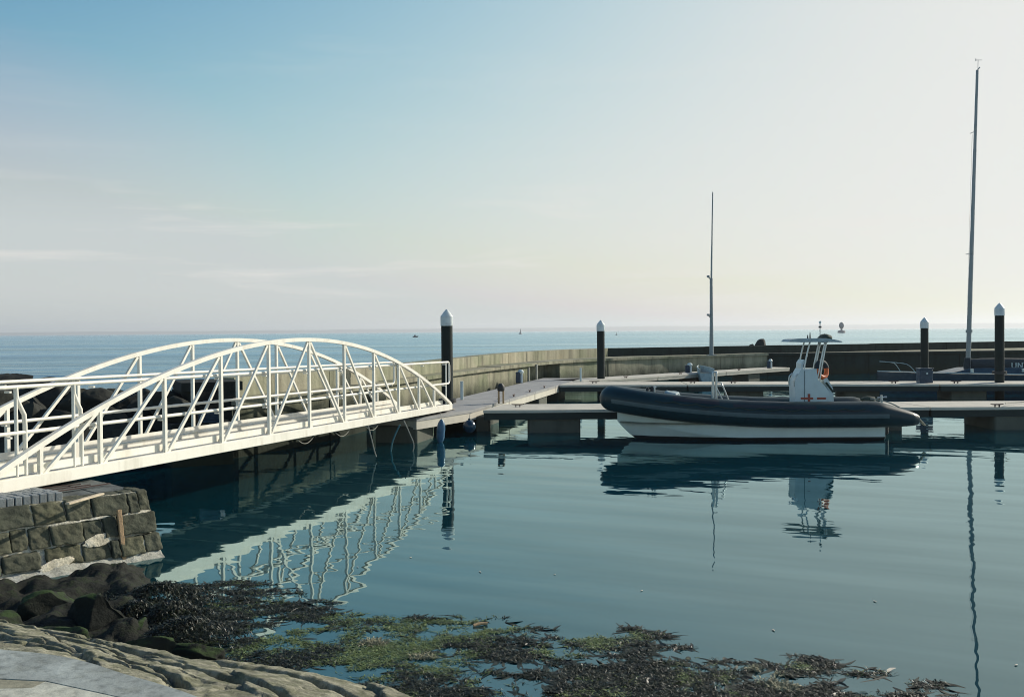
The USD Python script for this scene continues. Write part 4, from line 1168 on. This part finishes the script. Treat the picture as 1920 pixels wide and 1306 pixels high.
# stern gear
c = aty(1653, 752, BY - 0.15)
rib.part('stern_post', [rod(c + [0, 0, -0.15], c + [0, 0, 0.14], 0.03), rod(c + [-0.1, 0, 0.08], c + [0.12, 0, 0.10], 0.018)], 'steel', 50)
rib.part('stern_hatch', box(aty(1634, 757, BY - 0.35) + [0, 0.15, 0.0], (0.26, 0.4, 0.05), 0.01), 'console_white', 20)
c = aty(1630, 750, BY + 0.2)
m = rock((0.2, 0.2, 0.10), 78, 3, 0.3, 0.6)
rib.part('stowed_bag', placed(m, c), 'dark_cloth', 50)
eng = BP(0.62, 0.0, 0.0)
rib.part('engine_leg', [box(eng + [0.12, 0, 0.30], (0.24, 0.26, 0.5), 0.04), box(eng + [0.12, 0, -0.25], (0.14, 0.1, 0.7), 0.02)], 'black_rubber', 30)
rib.part('stern_step', beam(aty(1722, 784, BY - 0.72), aty(1734, 797, BY - 0.72), 0.12, 0.025, bev=0.004), 'pale_timber', 20)
for s in (0.3, -0.2):
    rib.part('stern_line', sweep(spline([BP(1.0, 0.6, 0.92), BP(0.6, 0.62 + s * 0.1, 0.84), BP(0.25, 0.70, 0.66), BP(0.05, 0.78, 0.52)], 12), 0.014, 6), 'rope', 50)
# lifebuoy on the console back
lb = Thing('lifebuoy', 'orange lifebuoy with navy cover hung on the boat console', 'lifebuoy', aty(1541, 693, BY - 0.1))
tor = trimesh.creation.torus(0.175, 0.055, 40, 16)
R_ = trimesh.transformations.euler_matrix(math.pi / 2 - 0.15, 0, 0.65)
tor.apply_transform(R_); tor.apply_translation(lb.base)
lb.part('ring', tor, 'orange_cover', 60)
cov = trimesh.creation.torus(0.175, 0.066, 40, 16)
cov = cov.slice_plane((0, 0.03, 0), (0, 1, 0))
cov.apply_transform(R_); cov.apply_translation(lb.base)
lb.part('cover', cov, 'navy_cloth', 60)

# ------------------------------------------------------------------ yacht at the right, small dinghy
YY = 39.3
yb = atz(1820, 700, 0.6)
yx = (1820 - 960) / 1870 * YY
yac = Thing('yacht', 'low dark blue sailing yacht with very tall bare mast moored behind the middle pontoon', 'yacht', (yx, YY, 0))
x0, x1 = (1636 - 960) / 1870 * YY, (1636 - 960) / 1870 * YY + 9.5
rows = []
for s in np.linspace(0, 1, 26):
    x = x0 + (x1 - x0) * s
    hb = 1.35 * math.sin(min(1, (s + 0.02) / 0.62) * math.pi / 2) ** 1.2 * (1 - 0.25 * max(0, s - 0.6))
    zs = 0.66 + 0.14 * (1 - s) ** 2
    rows.append([(x + 0.25 * (1 - s), YY + 0.2 + d * hb * k, zs * w - 0.25 * (1 - w)) for d, k, w in ((-1, 1, 1), (-1, 0.97, 0.5), (-1, 0.7, 0.0), (1, 0.7, 0.0), (1, 0.97, 0.5), (1, 1, 1))])
rows = np.array(rows); nc = 6
vv = rows.reshape(-1, 3); ff = []
for i in range(25):
    for k in range(nc):
        a, b = i * nc + k, i * nc + (k + 1) % nc
        ff += [[a, b, b + nc], [a, b + nc, a + nc]]
hl = trimesh.Trimesh(vv, ff, process=False); trimesh.repair.fix_normals(hl)
yac.part('hull', hl, 'yacht_hull_blue', 35)
dk = [(p[0], p[1]) for p in rows[:, 0]] + [(p[0], p[1]) for p in rows[::-1, 5]]
dvv = np.vstack([rows[:, 0], rows[:, 5]]) + [0, 0, 0.004]
ff = []
for i in range(25):
    ff += [[i, i + 1, i + 27], [i, i + 27, i + 26]]
yac.part('deck', trimesh.Trimesh(dvv, ff, process=False), 'pale_concrete', False)
yac.part('toe_rail', sweep(rows[:, 0] + [0, 0, 0.03], 0.02, 6), 'letter_grey', 50)
yac.part('cabin', trimesh.convex.convex_hull(np.array([(yx - 1.2, YY - 0.5, 0.7), (yx + 2.6, YY - 0.6, 0.7), (yx + 2.5, YY - 0.45, 0.95), (yx - 0.2, YY - 0.4, 0.92), (yx - 1.2, YY + 0.9, 0.7), (yx + 2.6, YY + 1.0, 0.7), (yx + 2.5, YY + 0.85, 0.95), (yx - 0.2, YY + 0.8, 0.92)])), 'yacht_hull_blue', 20)
mb, mt = np.array([yx - 0.02, YY + 0.2, 0.7]), aty(1832.5, 132, YY + 0.2)
mpts = [mb + (mt - mb) * s + np.array([0.09 * math.sin(math.pi * s), 0, 0]) * 0.0 for s in np.linspace(0, 1, 12)]
mast = yac.part('mast', sweep(mpts, np.linspace(0.095, 0.05, 12), 12), 'mast_alloy', 50)
for s, w in ((0.395, 0.35), (0.80, 0.42)):
    c = mb + (mt - mb) * s
    yac.part('spreader', [rod(c + [0, 0, 0], c + [-w * 0.7, -0.7, 0.05], 0.014), rod(c, c + [w * 0.3, 0.7, 0.05], 0.014)], 'mast_alloy', 50, under=mast)
c = mb + (mt - mb) * 0.14
yac.part('mast_band', rod(c - [0, 0, 0.06], c + [0, 0, 0.06], 0.125, 12), 'mast_alloy', 50, under=mast)
yac.part('masthead', [rod(mt, mt + [0.1, 0, 0.12], 0.02), rod(mt + [0.02, 0, 0], mt + [0.03, 0, 0.40], 0.008), rod(mt + [-0.08, 0, 0.40], mt + [0.18, 0, 0.40], 0.008), rod(mt + [-0.06, 0, 0.36], mt + [-0.06, 0, 0.46], 0.014)], 'mast_alloy', 50, under=mast)
bm = [np.array([yx + 0.05 + k, YY + 0.15, 1.06 - 0.015 * k]) for k in np.linspace(0, 4.2, 10)]
yac.part('boom', sweep([p - [0, 0, 0.17] for p in bm], 0.06, 10), 'mast_alloy', 50)
sc = sweep(bm, np.array([0.17, 0.20, 0.21, 0.215, 0.21, 0.21, 0.205, 0.2, 0.18, 0.15]), 14, ellipse=1.25)
cover = yac.part('sail_cover', sc, 'navy_cloth', 60)
yac.part('mast_cover', sweep([mb + [0, 0, 0.02], mb + [0, 0, 0.3], mb + [0, 0, 0.62]], [0.15, 0.16, 0.12], 12), 'navy_cloth', 50)
tx = meshkit.text_mesh('UNY', 0.20, 0.006, bold=True)
tv = tx.vertices.copy()
pp = aty(1895, 689.5, YY - 0.07)
tx.vertices = np.stack([pp[0] + tv[:, 0] * 1.2, YY - 0.075 - tv[:, 2], pp[2] + tv[:, 1]], 1)
yac.part('lettering', tx, 'letter_grey', False, under=cover, label='pale capital letters on the sail cover')
for a, b in (((yx - 0.45, YY - 0.95, 0.7), mb + (mt - mb) * 0.80 + [-0.3, -0.6, 0]), ((yx + 0.4, YY + 1.3, 0.7), mb + (mt - mb) * 0.8 + [0.15, 0.6, 0])):
    yac.part('stay', sweep([a, (np.array(a) + b) / 2, b], 0.005, 5), 'mast_alloy', 50)
yac.part('bow_rail', sweep(spline([(x0 + 1.5, YY - 0.55, 0.75), (x0 + 1.15, YY - 0.4, 1.12), (x0 + 0.35, YY + 0.15, 1.2), (x0 + 1.15, YY + 0.85, 1.12), (x0 + 1.5, YY + 1.0, 0.75)], 20), 0.014, 6), 'letter_grey', 50)
for k in (0.3, 2.3, 3.6):
    yac.part('winch', lathe([(0, 0.0), (0.07, 0), (0.05, 0.06), (0.07, 0.12), (0, 0.13)], (yx - 0.5 + k, YY - 0.55, 0.78), 12), 'letter_grey', 40)

din = Thing('dinghy', 'tiny pale grey skiff seen end-on between the middle and outer pontoons', 'dinghy', (*atz(1326, 714, 0)[:2] * np.array([0.93, 0.93]), 0))
dx, dy_ = aty(1326, 705, 43.5)[0], 43.5
din.base = np.array([dx, dy_, 0]); din.x.GetOrderedXformOps()[0].Set(Gf.Vec3d(dx, dy_, 0))
rows = []
for s in np.linspace(0, 1, 10):
    y = dy_ + 1.9 * s
    hb = 0.31 * (1 - s ** 2.5 * 0.9)
    rows.append([(dx - hb, y, 0.78 + 0.1 * s), (dx - hb * 0.9, y, 0.40), (dx - hb * 0.5, y, 0.05), (dx + hb * 0.5, y, 0.05), (dx + hb * 0.9, y, 0.40), (dx + hb, y, 0.78 + 0.1 * s)])
rows = np.array(rows); vv = rows.reshape(-1, 3); ff = []
for i in range(9):
    for k in range(5):
        a = i * 6 + k
        ff += [[a, a + 1, a + 7], [a, a + 7, a + 6]]
din.part('hull', trimesh.Trimesh(vv, ff, process=False), 'grey_cover', 35)
din.part('transom', plate_xz([(dx - 0.31, 0.62), (dx - 0.28, 0.40), (dx - 0.15, 0.02), (dx + 0.15, 0.02), (dx + 0.28, 0.40), (dx + 0.31, 0.62)], dy_ - 0.03, dy_), 'grey_cover', 30)
din.part('thwart', box((dx, dy_ + 0.9, 0.6), (0.5, 0.22, 0.03)), 'pale_timber', 20)
din.part('gunwale', sweep(np.vstack([rows[:, 0], rows[::-1, 5]]), 0.022, 6), 'grey_cover', 40)

# tall thin pole on the breakwater
pb = atz(1334, 666, LZ)
pol = Thing('mast_pole', 'tall thin two-stage pole with two small lamps standing on the breakwater', 'pole', pb)
pt = aty(1336.3, 360, pb[1]); pm = aty(1333.5, 522, pb[1]); pl_ = aty(1334, 600, pb[1])
pol.part('lower_tube', sweep([pb, pl_, pm], [0.12, 0.085, 0.075], 12), 'mast_alloy', 50)
pol.part('upper_whip', sweep([pm - [0, 0, 0.4], pt], [0.05, 0.026], 8), 'mast_alloy', 50)
for py in (522, 594):
    c = aty(1333.6, py + 3, pb[1])
    pol.part('lamp', [rod(c, c + [-0.14, -0.02, 0.16], 0.03), box(c + [-0.16, -0.02, 0.19], (0.13, 0.14, 0.11), 0.02, trimesh.transformations.rotation_matrix(0, (0, 1, 0)))], 'mast_alloy', 40)
pol.part('base_plate', box(pb + [0, 0, 0.02], (0.45, 0.45, 0.04)), 'mast_alloy', 20)

# ------------------------------------------------------------------ fittings on the pontoons
def pedestal(px, py, body_h, label, s=1.0):
    p = atz(px, py, DECK)
    t = Thing('service_pedestal', label, 'pedestal', p, 'service pedestals on the pontoons')
    t.part('body', box(p + [-0.05 * s, 0, body_h / 2], (0.18 * s, 0.2 * s, body_h), 0.02), 'navy_vinyl', 30)
    t.part('front_plate', box(p + [0.085 * s, 0, body_h * 0.42], (0.09 * s, 0.17 * s, body_h * 0.84), 0.012), 'pile_cap', 30)
    t.part('lamp_head', lathe([(0, 0), (0.10 * s, 0.0), (0.12 * s, 0.06), (0.06 * s, 0.13), (0, 0.14)], p + [0.05 * s, 0, body_h * 0.88], 14), 'console_white', 40)


pedestal(974, 718, 0.42, 'dark and white service pedestal on the walkway')
pedestal(1291, 698, 0.34, 'white topped service pedestal on the outer pontoon', 1.1)
pedestal(1443, 690, 0.36, 'small blue service pedestal near the tip of the outer pontoon', 0.85)
p = atz(1739, 718, DECK) + [0, 0.25, 0]
pb_ = Thing('power_box', 'square navy blue power box on the middle pontoon right of the boat', 'power box', p)
pb_.part('cabinet', box(p + [0, 0, 0.24], (0.47, 0.35, 0.48), 0.02), 'navy_vinyl', 30)
pb_.part('lid', box(p + [0, 0, 0.50], (0.50, 0.38, 0.045), 0.01), 'navy_vinyl', 30)
pb_.part('badge', box(p + [0.02, -0.178, 0.34], (0.06, 0.006, 0.06)), 'letter_grey', 20)


def marker_post(px, py, h, w, label):
    p = atz(px, py, DECK)
    t = Thing('white_post', label, 'post', p)
    t.part('shaft', box(p + [0, 0, h / 2], (w, w, h), 0.012), 'console_white', 30)
    t.part('cap', box(p + [0, 0, h + 0.012], (w * 1.12, w * 1.12, 0.024), 0.004), 'pile_cap', 30)


marker_post(866, 749, 0.50, 0.085, 'short white post beside the gangway-end pile')
marker_post(1089, 714, 0.48, 0.075, 'white post where the walkway meets the outer pontoon')
p = atz(939.5, 756, DECK)
bo = Thing('timber_bollard', 'mooring post with two timber legs and a black cap on the walkway edge', 'bollard', p)
for s in (-0.06, 0.06):
    bo.part('timber_leg', box(p + [s, 0, 0.18], (0.05, 0.06, 0.36), 0.006), 'timber', 20)
bo.part('black_cap', lathe([(0.075, 0.33), (0.10, 0.36), (0.10, 0.46), (0.05, 0.53), (0, 0.54)], p, 16), 'black_rubber', 40)
# fenders
c = aty(880, 799, 23.9)
bf = Thing('ball_fender', 'round dark navy ball fender hanging at the corner of the landing', 'fender', c)
bf.part('ball', trimesh.creation.icosphere(4, 0.155).apply_translation(c), 'navy_vinyl', True)
bf.part('eye', lathe([(0, 0.14), (0.03, 0.145), (0.03, 0.19), (0, 0.2)], c, 10), 'navy_vinyl', 40)
bf.part('rope', rod(c + [0, 0, 0.19], c + [0.02, 0.1, 0.32], 0.008), 'rope', 40)
c0, c1_ = aty(828, 786, 22.55), aty(825, 832, 22.55)
ff_ = Thing('tube_fender', 'blue cylindrical fender hung upright against the landing', 'fender', c1_)
ff_.part('body', sweep(np.linspace(c1_, c0, 9), [0.02, 0.07, 0.09, 0.095, 0.095, 0.095, 0.09, 0.07, 0.03], 16), 'blue_vinyl', 50)
ff_.part('rope', rod(c0, c0 + [-0.03, 0.15, 0.14], 0.008), 'rope', 40)
# lines under the gangway
for nm, lab, mt_, ptsx in (('hanging_rope', 'thin pale rope hanging from the middle of the gangway to the water', 'rope', [(690, 797), (696, 820), (703, 848), (706, 856)]),
                           ('hanging_rope', 'teal rope slanting down under the gangway end', 'teal_rope', [(750, 796), (742, 812), (735, 832), (733, 848)]),
                           ('hanging_rope', 'pale rope bowing outward beside the landing float', 'rope', [(757, 788), (768, 812), (776, 835), (773, 850)])):
    D = 19.6 if ptsx[0][0] < 720 else 20.9
    Pn = spline([aty(x, y, D) for x, y in ptsx], 14)
    single(nm, sweep(Pn, 0.012 if 'teal' not in lab else 0.02, 6), mt_, lab, 'rope', smooth=50)
Pn = spline([atz(1885, 756, DECK + 0.08), atz(1905, 754, DECK + 0.05), atz(1960, 752, DECK + 0.03)], 10)
single('mooring_line', sweep(Pn, 0.014, 6), 'rope', 'mooring line leading right from the cleat on the near finger', 'rope', smooth=50)
# battens on the quay
p, q = wallpt(1.17, 0.72, 0.10), wallpt(1.235, 0.27, 0.10)
single('timber_batten', beam(aty(223, 955, p[1] - 0.05), aty(234, 1066, q[1] - 0.08), 0.045, 0.04, bev=0.004), 'timber', 'upright brown timber batten leaning on the quay wall', 'batten', smooth=20)
p, q = atz(126, 944, QZ + 0.03), atz(192, 925, QZ + 0.03)
single('timber_plank', beam(p, q, 0.05, 0.022, bev=0.003), 'pale_timber', 'pale plank lying flat on top of the quay', 'plank', smooth=20)
# blue crate by the rubble behind the gangway
p = np.array([*aty(396, 790, 19.0)[:2], 0.81])
cr = Thing('crate', 'dim blue plastic crate on the rubble behind the gangway', 'crate', p)
for dx_, sx_, sy_ in ((-0.19, 0.02, 0.3), (0.19, 0.02, 0.3)):
    cr.part('end_wall', box(p + [dx_, 0, 0.12], (sx_, sy_, 0.24)), 'navy_vinyl', 20)
for dy2 in (-0.15, 0.15):
    for z in (0.03, 0.08, 0.13, 0.18, 0.23):
        cr.part('slat', box(p + [0, dy2, z], (0.37, 0.015, 0.035)), 'navy_vinyl', 20)
cr.part('bottom', box(p + [0, 0, 0.008], (0.37, 0.28, 0.014)), 'navy_vinyl', 20)

# ------------------------------------------------------------------ far marks on the sea
bc_ = np.array([(1578 - 960) / 1870 * 620, 620.0, 0])
be = Thing('harbour_beacon', 'hazy round-topped beacon on the sea behind the boat canopy', 'beacon', bc_)
be.part('base', lathe([(0, -1), (2.6, -1), (2.2, 1.2), (1.6, 1.6), (0, 1.6)], bc_, 20), 'far_boat', 40)
be.part('column', lathe([(0, 1.6), (0.7, 1.6), (0.5, 3.0), (0, 3.0)], bc_, 12), 'far_boat', 40)
sp = trimesh.creation.icosphere(3, 1.0); sp.vertices = sp.vertices * [1.5, 1.5, 2.1] + bc_ + [0, 0, 4.6]
be.part('topmark', sp, 'far_boat', True)
bc_ = np.array([(779 - 960) / 1870 * 480, 480.0, 0])
fb = Thing('far_motorboat', 'tiny motorboat far out on the sea left of the pile', 'boat', bc_)
fb.part('hull', trimesh.convex.convex_hull(np.array([(-1.3, 0.4, 0.5), (-1.3, -0.4, 0.5), (1.5, 0, 0.7), (-1.2, 0, -0.2), (1.0, 0, -0.1)]) + bc_), 'far_boat', 30)
fb.part('cabin', box(bc_ + [-0.2, 0, 0.8], (0.9, 0.6, 0.6), 0.08), 'far_boat', 30)
for px, D, s, lab in ((976, 900, 2.2, 'taller distant channel buoy on the sea right of the first pile'), (1156, 560, 0.8, 'small distant buoy on the sea right of the second pile')):
    c = np.array([(px - 960) / 1870 * D, D, 0])
    t = Thing('sea_buoy', lab, 'buoy', c)
    t.part('float', lathe([(0, -0.5), (0.7 * s, -0.5), (0.75 * s, 0.2), (0.5 * s, 0.5 * s), (0, 0.5 * s)], c, 14), 'far_boat', 40)
    t.part('mast', lathe([(0, 0.5 * s), (0.25 * s, 0.5 * s), (0.1 * s, 1.7 * s), (0, 1.7 * s)], c, 10), 'far_boat', 40)
    t.part('topmark', lathe([(0, 1.7 * s), (0.25 * s, 1.7 * s), (0.0, 2.2 * s)], c, 10), 'far_boat', 40)

# ------------------------------------------------------------------ seaweed
reg_px = [(318, 1100), (360, 1092), (430, 1088), (500, 1108), (560, 1130), (610, 1150), (690, 1168), (800, 1172), (910, 1168), (960, 1185), (1040, 1200), (1110, 1196), (1190, 1192), (1235, 1215), (1290, 1245), (1370, 1262), (1410, 1252), (1510, 1248), (1560, 1268), (1640, 1275), (1780, 1292), (1830, 1330), (1400, 1420), (900, 1420), (760, 1330), (560, 1268), (400, 1235), (320, 1205), (300, 1150)]
reg = Polygon([tuple(atz(x, y, 0)[:2]) for x, y in reg_px]).buffer(0)
green_c = [(640, 1190, 0.55), (760, 1195, 0.5), (880, 1185, 0.45), (700, 1225, 0.5), (560, 1205, 0.4), (1110, 1205, 0.22), (1190, 1195, 0.16), (1060, 1225, 0.18), (1510, 1252, 0.14), (840, 1240, 0.3)]
pale_c = [(1440, 1268, 0.16), (1470, 1285, 0.14), (1420, 1255, 0.08), (700, 1205, 0.12), (790, 1235, 0.12)]
gc = [(*atz(x, y, 0)[:2], r) for x, y, r in green_c]
pc = [(*atz(x, y, 0)[:2], r) for x, y, r in pale_c]


def blades(P, L, Wd, lift, seed, curl=0.6):
    """Small bent strips, three quads each."""
    g = np.random.default_rng(seed)
    n = len(P)
    az = g.uniform(0, 2 * np.pi, n)
    d = np.stack([np.cos(az), np.sin(az), np.zeros(n)], 1)
    s = np.stack([-np.sin(az), np.cos(az), np.zeros(n)], 1)
    tw = g.normal(0, 0.28, n)
    s[:, 2] = np.tan(np.clip(tw, -1, 1)) * 0.6
    ln = L * g.uniform(0.5, 1.5, n); wd_ = Wd * g.uniform(0.6, 1.5, n); li = lift * g.uniform(-0.1, 1.6, n)
    prof = ((0.0, 0.35, -0.15), (0.33, 1.0, 0.75), (0.7, 0.9, 1.0), (1.0, 0.2, 0.2))
    bend = g.normal(0, curl, n)
    V = []
    for t, w, z in prof:
        c = P + d * (ln * t)[:, None] + np.stack([-np.sin(az), np.cos(az), 0 * az], 1) * (ln * bend * t * t)[:, None]
        c[:, 2] += li * z
        V += [c - s * (wd_ * w / 2)[:, None], c + s * (wd_ * w / 2)[:, None]]
    V = np.stack(V, 1).reshape(-1, 3)
    base = np.arange(n)[:, None] * 8
    F_ = np.vstack([base + np.array(q) for q in ([0, 1, 3], [0, 3, 2], [2, 3, 5], [2, 5, 4], [4, 5, 7], [4, 7, 6])])
    return trimesh.Trimesh(V, F_, process=False)


minx, miny, maxx, maxy = reg.bounds
N = 420000
pts = np.c_[rng.uniform(minx, maxx, N), rng.uniform(miny, maxy, N)]
from shapely import contains_xy
from shapely import distance as sdist, points as spoints
pts = pts[contains_xy(reg.buffer(0.25), pts[:, 0], pts[:, 1])]
inside = contains_xy(reg, pts[:, 0], pts[:, 1])
ed = sdist(reg.exterior, spoints(pts)) * np.where(inside, 1, -1)
nz = meshkit.fbm(np.c_[pts * [1.7, 3.4], np.zeros(len(pts))], 5, 21)
nz2 = meshkit.fbm(np.c_[pts * [6, 11], np.zeros(len(pts))], 4, 22)
dens = np.clip((nz - 0.42) * 3.2 + np.clip(ed, -0.3, 0.25) * 1.8 + (nz2 - 0.52) * 4.0, 0, 1)
pts = pts[rng.uniform(0, 1, len(pts)) < dens * 0.5]
gd = np.zeros(len(pts)); pd = np.zeros(len(pts))
for x, y, r in gc:
    gd = np.maximum(gd, np.exp(-((pts[:, 0] - x) ** 2 + (pts[:, 1] - y) ** 2) / r ** 2))
for x, y, r in pc:
    pd = np.maximum(pd, np.exp(-((pts[:, 0] - x) ** 2 + (pts[:, 1] - y) ** 2) / r ** 2))
gn = meshkit.fbm(np.c_[pts * 4, np.ones(len(pts))], 3, 31)
isp = pd * rng.uniform(0.4, 1.2, len(pts)) > 0.45
isg = (~isp) & (gd * 0.8 + (gn - 0.5) * 1.4 + rng.normal(0, 0.12, len(pts)) > 0.33)
isb = ~(isp | isg)
P3 = np.c_[pts, np.full(len(pts), 0.004)]
single('rockweed', blades(P3[isb], 0.042, 0.0065, 0.010, 1), 'brown_weed', 'dark brown rockweed floating along the near shore', 'seaweed', kind='stuff', smooth=False)
sub = pts[isb][rng.uniform(0, 1, isb.sum()) < 0.16]
single('sunken_weed', blades(np.c_[sub, np.full(len(sub), 0.001)], 0.11, 0.030, 0.0015, 4), 'brown_weed', 'dark flat weed lying just at the water surface between the fronds', 'seaweed', kind='stuff', smooth=False)
single('green_seaweed', blades(P3[isg], 0.042, 0.0075, 0.006, 2), 'green_weed', 'green seaweed patches floating among the darker weed', 'seaweed', kind='stuff', smooth=False)
single('bleached_seaweed', blades(np.repeat(P3[isp], 2, 0), 0.04, 0.008, 0.015, 3), 'pale_weed', 'bleached pale seaweed clumps at the bottom of the picture', 'seaweed', kind='stuff', smooth=False)
# weed hanging on the boulders and the quay corner
wp = []
for px, py, r, n in ((300, 1130, 0.34, 2500), (255, 1165, 0.2, 900), (345, 1200, 0.3, 1200), (320, 1165, 0.25, 1200)):
    c = atz(px, py, 0.0)
    a = rng.normal(0, 1, (n, 2)) * r * [0.75, 0.5] + c[:2]
    wp.append(np.c_[a, 0.03 + 0.13 * np.exp(-((a - c[:2]) ** 2).sum(1) / (r * 0.8) ** 2)])
single('bladderwrack', blades(np.vstack(wp), 0.06, 0.010, 0.025, 5), 'brown_weed', 'dark bladderwrack draped over the rocks at the quay corner', 'seaweed', kind='stuff', smooth=False)
# flecks adrift
fp = [(428, 1066), (770, 1044), (900, 1071), (1040, 1076), (1203, 1106), (1640, 1126), (670, 1062), (1905, 1245), (1450, 1180)]
fm = []
for i, (x, y) in enumerate(fp):
    c = atz(x, y, 0.006)
    m = trimesh.creation.icosphere(1, 1.0)
    m.vertices = m.vertices * np.array([0.012 + 0.008 * (i % 3), 0.009, 0.003]) * (1 + 0.0)
    fm.append(placed(m, c, rz=i))
single('floating_flecks', cat(fm), 'leaf_fleck', 'pale leaf flecks drifting on the calm water', 'flecks', kind='stuff', smooth=True)
p, q = atz(888, 1172, 0.01), atz(914, 1168, 0.012)
single('driftwood_stick', sweep(spline([p, (p + q) / 2 + [0, 0.01, 0.006], q], 6), 0.012, 6), 'timber', 'short dark stick floating at the edge of the seaweed', 'stick', smooth=40)

# ------------------------------------------------------------------ air
single('haze', box((0, 4800, 39.0), (31000, 11400, 80.0)), 'haze_air', kind='stuff', label='pale haze over the bay', cat_='haze', smooth=False)
